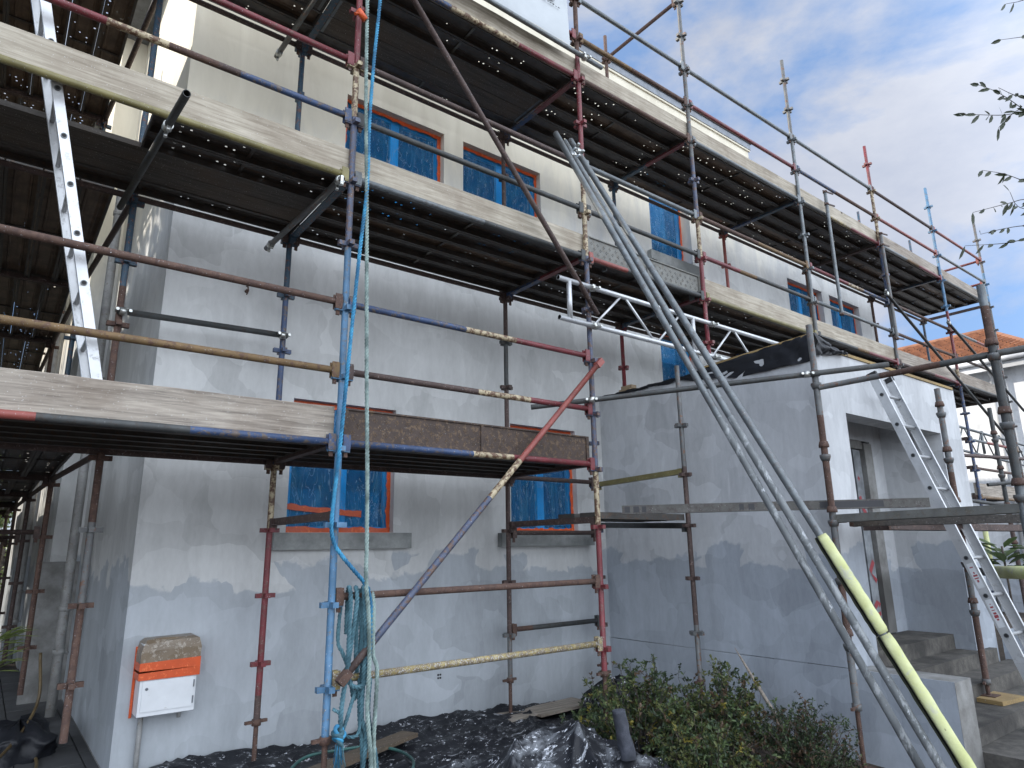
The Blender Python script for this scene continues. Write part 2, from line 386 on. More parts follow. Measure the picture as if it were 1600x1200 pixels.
def transom(par, p0, p1, mat, mats=None):
    """pair of back-to-back angles carrying planks"""
    mb = MB(); p0, p1 = Vector(p0), Vector(p1); d = (p1-p0).normalized(); sd = d.cross(Vector((0,0,1)))
    a, b = p0+d*.05, p1-d*.05; mid = a.lerp(b, .45)
    for q0, q1, mt in ((a, mid, mat), (mid, b, mats or mat)):
        mb.obox(q0+Vector((0,0,.02)), q1+Vector((0,0,.02)), .006, .05, mt); mb.obox(q0-Vector((0,0,.008)), q1-Vector((0,0,.008)), .06, .006, mt)
    for p in (a, b): mb.obox(p-d*.02, p+d*.02, .05, .09, mat)
    return mb.build('transom', par)
def coupler(par, p, d1, d2, mat=None):
    """scaffold coupler clamped round a tube at p"""
    mat = mat or ZINC; mb = MB(); p = Vector(p)
    for d, q in ((Vector(d1).normalized(), p), (Vector(d2).normalized(), p)):
        mb.tube([q-d*.024, q+d*.024], .0305, [mat], hollow=False, seg=14)
    a = Vector(d1).normalized().cross(Vector(d2).normalized())
    a = a.normalized() if a.length > .1 else Vector((0, -1, 0))
    s = Vector(d1).normalized()
    for k in (-1, 1):
        c = p+s*0+a*0+Vector(d2).normalized().cross(a)*(.042*k)
        mb.obox(c-a*.02, c+a*.05, .02, .018, mat); mb.tube([c+a*.03, c+a*.055], .012, [mat], hollow=False, seg=6)
    return mb.build('coupler', par)

# ================================================================== world, sun
world = bpy.data.worlds.new('World'); S.world = world; world.use_nodes = True
t = world.node_tree; t.nodes.clear()
SUN = Vector((-.62, .60, .50)).normalized()
sky = N(t, 'ShaderNodeTexSky', sky_type='NISHITA', sun_disc=False)
sky.sun_elevation = math.asin(SUN.z); sky.sun_rotation = math.atan2(SUN.x, SUN.y); sky.air_density = 1.0; sky.dust_density = .6; sky.ozone_density = 1.
tc = N(t, 'ShaderNodeTexCoord'); mp = N(t, 'ShaderNodeMapping'); mp.inputs['Scale'].default_value = (1, 1, 2.0); mp.inputs['Location'].default_value = (.35, .2, .4)
t.links.new(tc.outputs['Generated'], mp.inputs[0])
n1 = noi(t, mp.outputs[0], 3.1, 9, .58, .25); cl = ramp(t, n1, [(.42, .04), (.58, .9)])
n2 = noi(t, mp.outputs[0], 5.5, 6, .6)
cc = ramp(t, n2, [(.3, (1.95, 2.1, 2.5)), (.7, (2.65, 2.72, 2.95))])
skyb = mix(t, 1., sky.outputs[0], (.62, .72, .86), 'MULTIPLY')
skyb = mix(t, 1., mix(t, .6, skyb, (1.35, 2.2, 3.8)), (.80, .81, .82), 'MULTIPLY')
c = mix(t, cl, skyb, cc)
# unseen sky behind the photographer, opposite the sun, boosted to light the front wall
dt = N(t, 'ShaderNodeVectorMath', operation='DOT_PRODUCT'); t.links.new(tc.outputs['Generated'], dt.inputs[0]); dt.inputs[1].default_value = (.12, -.98, .14)
mr = N(t, 'ShaderNodeMapRange', interpolation_type='SMOOTHSTEP'); t.links.new(dt.outputs['Value'], mr.inputs[0]); mr.inputs[1].default_value = -.25; mr.inputs[2].default_value = .9; mr.inputs[3].default_value = 1.; mr.inputs[4].default_value = 2.85
vm = N(t, 'ShaderNodeVectorMath', operation='SCALE'); mr2 = N(t, 'ShaderNodeMapRange'); t.links.new(mr.outputs[0], mr2.inputs[0]); mr2.inputs[1].default_value = 1.1; mr2.inputs[2].default_value = 2.4; c = mix(t, mr2.outputs[0], c, (3.2, 3.5, 3.95)); t.links.new(c, vm.inputs[0]); t.links.new(mr.outputs[0], vm.inputs['Scale']); c = vm.outputs[0]
bg = N(t, 'ShaderNodeBackground'); bg.inputs[1].default_value = .10; t.links.new(c, bg.inputs[0])
wo = N(t, 'ShaderNodeOutputWorld'); t.links.new(bg.outputs[0], wo.inputs[0])
sl = bpy.data.lights.new('sun', 'SUN'); sl.energy = 2.0; sl.angle = R(.6); sl.color = (1, .93, .82)
so = bpy.data.objects.new('sun', sl); COL.objects.link(so); so.rotation_euler = (-SUN).to_track_quat('-Z', 'Y').to_euler(); so.location = (-10, 10, 12)
S.view_settings.view_transform = 'Standard'; S.view_settings.look = 'None'; S.view_settings.exposure = 1.5
S.render.engine = 'CYCLES'
S.cycles.max_bounces = 8; S.cycles.transparent_max_bounces = 24

# ================================================================== ground
def gz(x, y):
    g = 0.0
    g -= .14*max(0, min(1, (x-3.8)/1.6))
    g -= .05*max(0, min(1, (3.6-y)/2))
    return g
mb = MB(); xs = [-60, -20, -8]+[-4+.35*i for i in range(60)]+[20, 30, 60, 150]; ys = [-60, -20, -6]+[-1+.35*i for i in range(50)]+[20, 40, 90, 200]
for y in ys:
    for x in xs:
        nz = noise.noise(Vector((x*1.7, y*1.7, 0)))*.02+noise.noise(Vector((x*6, y*6, 3)))*.012 if -5 < x < 17 and -2 < y < 17 else 0
        mb.v.append((x, y, gz(x, y)-.03+nz))
w = len(xs)
for j in range(len(ys)-1):
    for i in range(w-1): mb.face([j*w+i, j*w+i+1, (j+1)*w+i+1, (j+1)*w+i], SOIL, True)
struct(mb.build('ground', origin=(0, 0, 0)))
# paved path at the left corner
mb = MB()
for i in range(-6, 3):
    for j in range(14):
        x0 = i*.42-.02; y0 = 3.0+j*.62+(.31 if i % 2 else 0)
        mb.box((x0+.005, y0+.005, -.03), (x0+.415, y0+.615, .012+random.uniform(-.003, .003)), PAVE)
struct(mb.build('path'))

# ================================================================== the house
house = thing('house', 'grey rendered two storey house being replastered behind the scaffolding', 'house', (.9, 5.8, 0))
def wall_y(mb, y, x0, x1, z0, z1, holes, mat, depth=.14, sgn=1):
    xs = sorted({x0, x1}|{h[0] for h in holes}|{h[1] for h in holes}); zs = sorted({z0, z1}|{h[2] for h in holes}|{h[3] for h in holes})
    for a, b in zip(xs, xs[1:]):
        for c, d in zip(zs, zs[1:]):
            if any(h[0] <= a and b <= h[1] and h[2] <= c and d <= h[3] for h in holes): continue
            mb.poly([(a, y, c), (b, y, c), (b, y, d), (a, y, d)], mat)
    for hx0, hx1, hz0, hz1, dp in [(h+(depth,))[:5] for h in holes]:
        Y = y+dp
        mb.poly([(hx0, y, hz0), (hx0, y, hz1), (hx0, Y, hz1), (hx0, Y, hz0)], mat); mb.poly([(hx1, y, hz0), (hx1, Y, hz0), (hx1, Y, hz1), (hx1, y, hz1)], mat)
        mb.poly([(hx0, y, hz1), (hx1, y, hz1), (hx1, Y, hz1), (hx0, Y, hz1)], mat); mb.poly([(hx0, y, hz0), (hx0, Y, hz0), (hx1, Y, hz0), (hx1, y, hz0)], mat)
wins = [ # x0,x1,z0,z1,depth,sill
    (2.03, 3.05, .145+H, 1.32+H, .13, (1.91, 3.21)), (4.46, 5.44, .145+H, 1.33+H, .13, (4.28, 5.62)),
    (2.39, 3.57, 3.3+H, 4.61+H, .13, (2.25, 3.7)), (3.83, 5.0, 3.3+H, 4.62+H, .13, (3.7, 5.14)),
    (7.10, 8.04, 4.10+H, 5.6+H, .22, (6.99, 8.15)), (7.14, 8.0, .3+H, 2.95+H, .2, None),
    (10.75, 11.95, 3.4+H, 4.6+H, .16, (10.6, 12.1)), (12.22, 13.4, 3.4+H, 4.6+H, .16, (12.07, 13.5))]
mb = MB(); ZB = -.4; ZT = 6.86+H
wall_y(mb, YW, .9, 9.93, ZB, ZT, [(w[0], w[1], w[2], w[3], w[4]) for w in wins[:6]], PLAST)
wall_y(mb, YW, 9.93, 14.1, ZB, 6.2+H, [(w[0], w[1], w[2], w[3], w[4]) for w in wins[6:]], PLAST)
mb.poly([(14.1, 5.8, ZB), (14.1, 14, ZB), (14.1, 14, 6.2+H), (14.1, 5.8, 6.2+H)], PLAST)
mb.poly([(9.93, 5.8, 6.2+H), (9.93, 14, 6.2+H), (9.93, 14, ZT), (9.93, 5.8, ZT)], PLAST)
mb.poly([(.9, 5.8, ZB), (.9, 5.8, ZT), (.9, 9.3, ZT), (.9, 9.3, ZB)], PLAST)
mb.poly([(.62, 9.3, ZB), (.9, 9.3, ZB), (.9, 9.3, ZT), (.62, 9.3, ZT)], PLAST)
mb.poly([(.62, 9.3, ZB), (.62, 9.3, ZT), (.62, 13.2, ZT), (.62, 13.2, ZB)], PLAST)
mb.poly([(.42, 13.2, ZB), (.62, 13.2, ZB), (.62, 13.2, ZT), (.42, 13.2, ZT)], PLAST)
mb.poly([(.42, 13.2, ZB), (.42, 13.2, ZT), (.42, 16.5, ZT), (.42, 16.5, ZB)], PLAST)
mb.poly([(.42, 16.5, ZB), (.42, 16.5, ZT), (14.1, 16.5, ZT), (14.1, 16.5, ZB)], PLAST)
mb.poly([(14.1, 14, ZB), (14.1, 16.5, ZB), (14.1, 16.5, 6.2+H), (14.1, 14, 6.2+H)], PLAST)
mb.box((.5, 9.22, -.3), (.9, 9.3, -.09+H), CHEEK)
mb.box((.895, 5.8, -.2), (.9, 9.3, .02), CHEEK)
mb.build('wall', house)
mb = MB(); mb.box((.42, 5.83, ZT-.02), (9.92, 16.4, ZT+.06), GREYMET); mb.box((9.92, 5.83, 6.19+H), (14.09, 16.4, 6.24+H), GREYMET)
mb.build('roof', house)
mb = MB(); mb.box((.86, 5.765, ZT-.02), (9.97, 5.83, ZT+.10), GREYMET); mb.box((.84, 5.75, ZT+.095), (9.99, 5.86, ZT+.115), GREYMET)
mb.box((.86, 5.775, ZT-.055), (9.96, 5.80, ZT-.021), PLAST); mb.build('parapet_flashing', house)

def filmgrid(x0, x1, z0, z1, y, seed):
    mb = MB(); nx, nz = 40, 26; b = 0
    for j in range(nz+1):
        for i in range(nx+1):
            u, v = i/nx, j/nz; x = x0+(x1-x0)*u; z = z0+(z1-z0)*v
            d = noise.noise(Vector((x*9+seed*9, z*1.6, seed)))*.016+noise.noise(Vector((x*22, z*3.5+seed, 2)))*.009
            e = min(1, min(u, 1-u, v, 1-v)*10)
            mb.v.append((x, y-.012+d*e, z))
    for j in range(nz):
        for i in range(nx): mb.face([j*(nx+1)+i, j*(nx+1)+i+1, (j+1)*(nx+1)+i+1, (j+1)*(nx+1)+i], FILM, True)
    return mb
def rough_strip(mb, p0, p1, w, mat, up, y):
    """torn tape strip on the window edge"""
    p0, p1 = Vector(p0), Vector(p1); n = max(6, int((p1-p0).length/.04)); pr = None; d = (p1-p0)
    for i in range(n+1):
        c = p0+d*(i/n); a = c-Vector(up)*(.003*random.random()); b = c+Vector(up)*(w+random.uniform(-.008, .010)); yy = random.uniform(-.006, .002)
        q = (len(mb.v), len(mb.v)+1); mb.v += [(a.x, y+yy, a.z), (b.x, y+yy*2, b.z)]
        if pr: mb.face([pr[0], q[0], q[1], pr[1]], mat, True)
        pr = q
for i, (x0, x1, z0, z1, dp, sill) in enumerate(wins):
    y = YW+dp; mb = MB(); fw = .055
    for a in ((x0, x0+fw, z0, z1), (x1-fw, x1, z0, z1), (x0+fw, x1-fw, z0, z0+fw), (x0+fw, x1-fw, z1-fw, z1)):
        mb.box((a[0], y-.02, a[2]), (a[1], y+.05, a[3]), UPVC)
    if i in (0, 1, 2, 3, 6, 7):
        xm = (x0+x1)/2-.03; mb.box((xm, y-.018, z0+fw), (xm+.10, y+.05, z1-fw), UPVC)
    mb.box((x0+fw, y+.02, z0+fw), (x1-fw, y+.03, z1-fw), GLASS)
    w_ = mb.build('window', house)
    def sub(m_, nm):
        o = m_.build(nm, house); o.parent = w_; o.location = (0, 0, 0); return o
    sub(filmgrid(x0+.012, x1-.012, z0+.012, z1-.012, y-.034, i), 'protective_film')
    mb = MB(); yt = y-.052; tw = .04
    rough_strip(mb, (x1-.003, 0, z0), (x1-.003, 0, z1), tw, TAPE, (-1, 0, 0), yt)
    rough_strip(mb, (x0+.005, 0, z1-.004), (x1, 0, z1-.004), tw, TAPE, (0, 0, -1), yt-.002)
    if i in (0, 1, 6, 7): rough_strip(mb, (x0+.0, 0, z0+.002), (x1+.03, 0, z0+.002), .045, TAPE, (0, 0, 1), yt-.004)
    rough_strip(mb, (x0+.004, 0, z0), (x0+.004, 0, z1 if i != 4 else z0+.45), .03 if i != 0 else .012, TAPE, (1, 0, 0), yt-.001)
    if i == 0: rough_strip(mb, (x0+.02, 0, z0+.20), (x0+.72, 0, z0+.14), .05, TAPE, (0, 0, 1), yt-.006)
    sub(mb, 'masking_tape')
    if sill:
        mb = MB(); sz = .13 if i < 4 else .11
        mb.box((sill[0], YW-.075, z0-.145), (sill[1], YW+dp, z0-.004), SILL)
        if i == 4: mb.box((sill[0]+.1, YW-.09, z0-.17), (sill[1]+.05, YW+.001, z0-.146), SILL)
        sub(mb, 'sill')

# porch
mb = MB(); PX, PY = 5.88, 3.0
pz = 1.77+H; lowz = -1.03+H
def wall_x(mb, x, y0, y1, z0, z1, mat): mb.poly([(x, y0, z0), (x, y0, z1), (x, y1, z1), (x, y1, z0)], mat)
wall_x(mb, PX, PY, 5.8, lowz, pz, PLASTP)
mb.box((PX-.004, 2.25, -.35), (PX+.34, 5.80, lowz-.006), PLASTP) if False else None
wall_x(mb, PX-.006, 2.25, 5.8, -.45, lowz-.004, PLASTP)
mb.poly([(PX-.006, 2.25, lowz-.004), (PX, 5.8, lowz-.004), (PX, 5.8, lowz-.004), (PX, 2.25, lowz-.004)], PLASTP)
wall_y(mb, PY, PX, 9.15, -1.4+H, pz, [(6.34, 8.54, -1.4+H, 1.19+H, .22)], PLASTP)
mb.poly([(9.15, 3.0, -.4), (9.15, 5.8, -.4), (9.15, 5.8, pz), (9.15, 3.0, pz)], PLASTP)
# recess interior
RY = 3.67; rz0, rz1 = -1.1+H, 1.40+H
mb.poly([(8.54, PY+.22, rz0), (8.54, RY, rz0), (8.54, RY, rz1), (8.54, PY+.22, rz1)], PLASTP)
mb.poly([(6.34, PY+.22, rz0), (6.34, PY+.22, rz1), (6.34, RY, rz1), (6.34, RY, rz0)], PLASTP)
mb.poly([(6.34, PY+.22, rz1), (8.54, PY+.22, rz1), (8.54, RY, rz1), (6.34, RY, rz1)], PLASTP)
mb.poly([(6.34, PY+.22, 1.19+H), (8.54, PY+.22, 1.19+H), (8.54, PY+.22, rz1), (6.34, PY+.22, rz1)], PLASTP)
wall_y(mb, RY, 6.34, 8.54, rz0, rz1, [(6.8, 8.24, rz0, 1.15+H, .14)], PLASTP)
# dim hall behind the door opening
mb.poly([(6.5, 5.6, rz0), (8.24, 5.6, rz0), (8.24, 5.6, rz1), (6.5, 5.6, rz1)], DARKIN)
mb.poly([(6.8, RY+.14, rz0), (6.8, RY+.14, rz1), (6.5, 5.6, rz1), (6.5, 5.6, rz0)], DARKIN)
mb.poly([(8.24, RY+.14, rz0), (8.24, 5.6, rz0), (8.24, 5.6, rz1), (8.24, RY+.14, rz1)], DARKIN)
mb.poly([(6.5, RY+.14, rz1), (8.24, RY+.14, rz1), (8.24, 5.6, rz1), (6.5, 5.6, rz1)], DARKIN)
mb.build('porch', house)
mb = MB(); mb.box((PX+.002, 3.004, pz-.1), (9.148, 5.79, pz-.004), CHEEK); mb.build('porch_roof', house)
mb = MB()                                                            # door frame with a wrapped board leaning in it
mb.box((8.04, RY+.02, -1.0+H), (8.238, RY+.12, 1.13+H), UPVC) if False else mb.box((8.045, RY-.02, -.99+H), (8.235, RY+.10, 1.12+H), CHEEK)
mb.box((6.8, RY+.0, 1.05+H), (8.045, RY+.10, 1.148+H), CHEEK)
mb.build('door_frame', house)
mb = MB(); mb.box((7.86, RY+.03, -.985+H), (8.03, RY+.05, 1.04+H), BOARDW); d = mb.build('printed_board', None)
tag(d, 'grey-white board with red lettering standing in the dark porch doorway', 'board')
# red marks (parts of letters) on the board
yy = RY+.026
def band(pts, wd=.03):
    mb = MB(); k = 0
    for a, b in zip(pts, pts[1:]):
        A, B = Vector((a[0], yy, a[1]+H)), Vector((b[0], yy, b[1]+H)); dd = (B-A).normalized(); s = Vector((dd.z, 0, -dd.x))*wd
        if k == 0: mb.v += [tuple(A-s), tuple(A+s)]
        mb.v += [tuple(B-s), tuple(B+s)]; mb.face([2*k, 2*k+2, 2*k+3, 2*k+1], REDINK); k += 1
    o = mb.build('red_lettering', None); o.parent = d; o.location = Vector(o['_o'])-Vector(d['_o'])
band([(7.885, .50), (7.93, .36), (8.01, .26)]); band([(7.99, -.22), (7.89, -.33), (8.01, -.44)])
band([(7.88, -.80), (8.01, -.78)], .02); band([(7.89, -.71), (7.96, -.66), (8.01, -.70)], .03); band([(7.90, -.86), (8.01, -.845)], .006); band([(7.90, -.885), (8.01, -.87)], .006); band([(7.90, .72), (7.93, .69)], .02)

# stairs and cheek wall
mb = MB()
for y0, y1, z in ((3.20, 3.9, -1.0), (2.93, 3.20, -1.15), (2.64, 2.93, -1.29), (2.30, 2.64, -1.43), (1.75, 2.30, -1.56)):
    xl, xr = (6.19, 9.6) if y0 < 2.9 else ((6.19, 8.9) if y0 < 3.1 else (6.34, 8.535))
    if y0 > 3.1: mb.box((xl, y0, -.5), (xr, y1-.23, z+H), CONC); continue
    mb.box((xl, y0, -.5), (xr, y1-.002, z+H), CONC)
st = mb.build('steps'); tag(st, 'rough brown concrete entrance steps rising to the porch doorway', 'steps')
mb = MB(); mb.box((PX-.0, 2.25, -.45), (6.185, 2.995, lowz-.008), CHEEK)
mb.poly([(PX-.002, 2.2499, -.45), (6.185, 2.2499, -.45), (6.185, 2.2499, lowz-.008), (PX-.002, 2.2499, lowz-.008)], CHEEK)
o = mb.build('stair_cheek_wall'); tag(o, 'low concrete cheek wall beside the entrance steps, end face raw and stained', 'low wall')
mb = MB(); mb.box((9.16, 2.7, -.4), (12.2, 2.95, -1.0+H), PLASTP); o = mb.build('garden_wall'); tag(o, 'low rendered garden wall right of the entrance steps behind the ladder', 'low wall')

# downpipes on the side wall
def downpipe(x, y, z0, z1, label):
    p = thing('downpipe', label, 'downpipe', (x, y, z0)); mb = MB()
    mb.tube([(x, y, z0), (x, y, z1)], .045, [PIPEW], hollow=False); mb.build('pipe', p)
    for z in (z0+.55, z0+.95, z0+2.9, z0+3.3, z0+5.2):
        mb = MB(); mb.tube([(x, y, z), (x, y, z+.05)], .054, [PIPEW], hollow=False); mb.tube([(x, y, z+.015), (x+.08, y+.0, z+.015)], .012, [PIPEW], hollow=False, seg=6); mb.build('collar', p)
downpipe(.72, 8.15, .05, 6.2, 'off-white downpipe on the side wall, nearest to the front corner')
downpipe(.50, 12.3, .05, 6.2, 'off-white downpipe on the side wall, further back in the shade')
# electric meter box
p = thing('meter_box', 'white electric meter box with taped cardboard cover low on the wall', 'meter box', (1.17, 5.8, .35)); xa, xb = 1.005, 1.375; ya, yb = 5.62, 5.8
za, zb = -1.12+H, -.77+H
mb = MB(); mb.box((xa, ya, za), (xb, yb, zb+.13), WHITEBOX); mb.box((xa-.004, ya+.001, za-.004), (xb+.004, yb, za), GREYMET); mb.build('body', p)
mb = MB(); mb.box((xa+.018, ya-.008, za+.03), (xb-.018, ya-.001, -.885+H), WHITEBOX); mb.tube([(xa+.045, ya-.008, zb-.17), (xa+.045, ya-.014, zb-.17)], .010, [GREYMET], hollow=False, seg=10)
for zz in (za+.05, za+.16): mb.box((xb-.020, ya-.014, zz), (xb-.012, ya-.002, zz+.05), GREYMET)
mb.build('door', p)
mb = MB(); n = 9                                                     # lumpy cardboard hood
for j, (z, gr) in enumerate(((zb-.075, .010), (zb+.0, .014), (zb+.09, .016), (zb+.145, .002), (zb+.165, -.03))):
    for (x, y, dx, dy) in [(xa, yb-.003, -1, 0), (xa, ya, -1, -1), (xa+.12, ya, 0, -1), (xa+.25, ya, 0, -1), (xb, ya, 1, -1), (xb, yb-.003, 1, 0)]:
        mb.v.append((x+dx*gr+random.uniform(-.004, .004), y+dy*gr+random.uniform(-.005, .005), z+random.uniform(-.006, .008)-(.015 if x < xa+.02 else 0)))
for j in range(4):
    for i in range(5): mb.face([j*6+i, j*6+i+1, (j+1)*6+i+1, (j+1)*6+i], CARD)
mb.face([24+i for i in range(6)], CARD); mb.build('cardboard_cover', p)
mb = MB()
for z0, z1, tl in ((zb-.11, zb-.05, .0), (zb-.062, zb+.005, .012)):
    q = [(xa-.016, yb-.004), (xa-.016, ya-.018), (xb+.016, ya-.018), (xb+.016, yb-.004)]
    for (a, b) in zip(q, q[1:]): mb.poly([(a[0], a[1], z0+(tl if a[0] > 1.2 else 0)), (b[0], b[1], z0+(tl if b[0] > 1.2 else 0)), (b[0], b[1], z1+(tl if b[0] > 1.2 else 0)), (a[0], a[1], z1+(tl if a[0] > 1.2 else 0))], TAPE)
mb.box((xa-.02, yb-.012, za-.03), (xa-.003, yb, zb+.1), TAPE); mb.build('orange_tape', p)
mb = MB(); mb.tube([(xa+.055, 5.765, za), (xa+.055, 5.765, -.02)], .017, [PIPEW], hollow=False); mb.tube([(xa+.30, 5.74, za-.06), (xa+.30, 5.74, za)], .014, [PIPEW], hollow=False); mb.build('conduit', p)
# small wall fittings
mb = MB(); q = U(385, 455, y=5.79); mb.tube([(q.x, 5.8, q.z+.05), (q.x, 5.76, q.z+.04), (q.x+.005, 5.74, q.z-.01), (q.x-.01, 5.74, q.z-.05)], .006, [RUST], seg=6); mb.tube([(q.x, 5.8, q.z), (q.x, 5.77, q.z)], .014, [RUST], hollow=False, seg=8); o = mb.build('wall_hook'); tag(o, 'small rusty cable hook on bare upper wall left of the blue upright', 'hook')
mb = MB(); q = U(687, 1057, y=5.79)
for dx in (-.012, .012):
    for dz in (-.014, .014): mb.tube([(q.x+dx, 5.802, q.z+dz), (q.x+dx, 5.793, q.z+dz)], .009, [BLACKEND], hollow=False, seg=8)
o = mb.build('socket_hole'); tag(o, 'cluster of small dark holes low on the front wall', 'wall socket')

# ================================================================== front scaffold
sc = thing('scaffold', 'tall rusty painted steel scaffold along the house front with three deck levels', 'scaffold', (4.24, 4.27, 0))
g = lambda x, y: gz(x, y)
# uprights, outer row
standard(sc, XA, YO, .42, ZI(15), [BLUE, LILAC, CREAM, RED], [ZI(6)-.03, ZI(8)+.05, ZI(9)+.02], (0, 15), jack=.02)
standard(sc, XB, YO, .52, ZI(15.3), [RED, CREAM, LILAC, CREAM, RED, RUST], [ZI(2)+.02, ZI(3)-.02, ZI(7)+.05, ZI(8)+.3, ZI(11)+.35], (0, 15), jack=-.08)
standard(sc, XS, YO, .30, ZI(5)+.15, [RGALV, BROWN, RGALV], [.8, ZI(3.2)], (1, 5), jack=-.1, off=-.5+.02)
standard(sc, XC, YO, ZI(5)+.32, ZI(16.4), [RED, CREAM, LILAC, RGALV], [ZI(8)+.03, ZI(9), ZI(10)+.3], (6, 16))
standard(sc, XD, YO, ZI(7)-.12, ZI(15.7), [RGALV, GALV, RGALV], [ZI(8), ZI(13)], (7, 15))
standard(sc, XE, YO, ZI(7)-.15, ZI(14.7), [RGALV, DBLUE, LILAC, CREAM, RED], [ZI(9)+.05, ZI(10)+.3, ZI(11), ZI(13)], (7, 14))
standard(sc, XF, YO, -.1, ZI(14.8), [CREAM, DBLUE, CREAM, RED, BLUE], [.3, ZI(7), ZI(7.6), ZI(10)-.1], (0, 14))
standard(sc, XG, YO, -.1, ZI(15)-.05, [RGALV, BLUE, RGALV], [ZI(11), ZI(12.5)], (0, 14))
# uprights, inner row
standard(sc, XP, YI, .36, ZI(13), [RUST, RGALV, RUST, TEAL], [ZI(1), ZI(2.1), ZI(5.6)], (0, 12), jack=.0)
standard(sc, XA-.01, YI, .30, ZI(12), [BROWN, RED, CREAM, DBLUE, TEAL], [ZI(-.45), ZI(2), ZI(3.05), ZI(5.9)], (0, 11), jack=-.02)
standard(sc, XB-.02, YI, .30, ZI(12), [RGALV, BROWN, DGALV, BROWN], [ZI(0), ZI(5), ZI(6)], (0, 11), jack=-.02)
standard(sc, XS, YI, .30, ZI(5.2), [BROWN, DBLUE], [ZI(1)], (0, 4), jack=-.1)
standard(sc, XC, YI, pz+.13, ZI(15.8), [RED, RED, TEAL, RUST], [ZI(7.5), ZI(8), ZI(11)], (6, 15))
standard(sc, XD, YI, ZI(7)-.1, ZI(12), [BRICK], [], (7, 11))
standard(sc, XE, YI, ZI(7)-.1, ZI(12), [RUST], [], (7, 11))
standard(sc, XF, YI, -.1, ZI(14.9), [RUST, TEAL], [ZI(12)], (0, 14))
standard(sc, XG, YI, -.1, ZI(15), [TEAL], [], (0, 14))
LZ = .045
def LX(x0, x1, k, y, mats, cuts=(), **kw): return ledger(sc, (x0, y, ZI(k)+LZ), (x1, y, ZI(k)+LZ), mats, cuts, **kw)
# lift 1 ledgers
LX(X0, XA, 3, YO, [BRICK, DGALV, DBLUE], (.30, .62)); LX(XA, XB, 3, YO, [DBLUE, CREAM, RED], (.45, .62))
LX(X0, XA, 3, YI, BROWN); LX(XA, XB, 3, YI, BROWN)
LX(X0, XA, 4, YO, [OCHRE]); LX(XA, XB, 4, YO, [BROWN, CREAM, RED], (.47, .70), name='guard_rail')
LX(X0, XA, 5, YO, [RUST], name='guard_rail'); LX(XA, XB, 5, YO, [DBLUE, CREAM, RED], (.42, .64), name='guard_rail')
LX(XA, XB, 1, YO, [RUST]); LX(XA, XB, 0, YO, [YELLOW])
LX(XB-.02, XS, 0, YI, [RUST, DGALV], (.2,)); LX(XB-.02, XS, 3, YI, BROWN)
# lift 2
m2 = {X0: ([OLIVE], ()), XA: ([GALV, DGALV], (.5,)), XB: ([BRICK, DGALV], (.3,)), XC: ([OLIVE], ()), XD: ([DGALV, OCHRE, RED], (.45, .6)), XE: ([BROWN, RED], (.55,)), XF: ([DGALV], ())}
XSL = [X0, XA, XB, XC, XD, XE, XF, XG]
for a, b in zip(XSL, XSL[1:]):
    LX(a, b, 7, YO, *m2[a]); LX(a, b, 7, YI, BROWN); LX(a, b, 11, YI, BROWN)
m3 = {X0: ([RED], ()), XA: ([DBLUE, CREAM, RED], (.35, .68)), XB: ([RUST], ()), XC: ([GALV], ()), XD: ([DGALV, YELLOW, RED], (.3, .6)), XE: ([GALV, OCHRE, RED], (.4, .6)), XF: ([DGALV], ())}
for a, b in zip(XSL, XSL[1:]): LX(a, b, 11, YO, *m3[a])
r8 = {X0: [RED, CREAM, RUST, BROWN, DBLUE], XA: [DGALV], XB: [DGALV], XC: [RED, OCHRE, DGALV], XD: [GALV], XE: [RUST], XF: [BROWN]}
r9 = {X0: [RED, CREAM, RUST, DBLUE], XA: [BROWN], XB: [GALV], XC: [RUST, OCHRE], XD: [RED, CREAM, DBLUE], XE: [RUST], XF: [GALV, BRICK]}
for a, b in zip(XSL, XSL[1:]):
    n = len(r8[a]); LX(a, b, 8, YO, r8[a], ((.32, .47, .60, .66) if a == X0 else ([(i+1)/n for i in range(n-1)] if a != XC else (.3, .45))), name='guard_rail')
    n = len(r9[a]); LX(a, b, 9, YO, r9[a], [(i+1)/n for i in range(n-1)] if a != XD else (.45, .65), name='guard_rail') if a != X0 else None
ledger(sc, (X0, YO, ZI(9)+LZ), (XA, YO, ZI(9)+LZ), [RED, RED], (.5,), name='guard_rail')
LX(X0, XA, 8, YO, [RED, CREAM, OCHRE, DBLUE], (.43, .62, .74), name='guard_rail') if False else None
# lift 3 rails
r12 = {XA: [RED], XB: [OCHRE, RUST], XC: [RED], XD: [DBLUE, RUST], XE: [BRICK], XF: [GALV]}
r13 = {XA: [GALV], XB: [GALV], XC: [GALV], XD: [GALV], XE: [BROWN], XF: [BRICK]}
for a, b in zip(XSL[1:], XSL[2:]):
    n = len(r12[a]); LX(a, b, 12, YO, r12[a], [.45] if n > 1 else (), name='guard_rail'); LX(a, b, 13, YO, r13[a], name='guard_rail')
# far right low lifts
for k, mt in ((3, [OCHRE]), (4, [RUST]), (5, [GALV, BRICK, CREAM]), (2, [BRICK])):
    LX(XF, XG, k, YO, mt, (.3, .8) if len(mt) > 2 else (), name='ledger'); LX(XF, XG, k, YI, [BROWN])
for k in (3, 4, 5): transom(sc, (XF, YI, ZI(k)+LZ), (XF, YO, ZI(k)+LZ), BROWN)
# end guard rails across the right end
for k in (12, 13): ledger(sc, (XG, YI, ZI(k)+LZ), (XG, YO, ZI(k)+LZ), [BRICK], name='guard_rail')
ledger(sc, (XC, YI, ZI(15)+.02), (XC, YO, ZI(15)+LZ), [RUST], name='guard_rail')
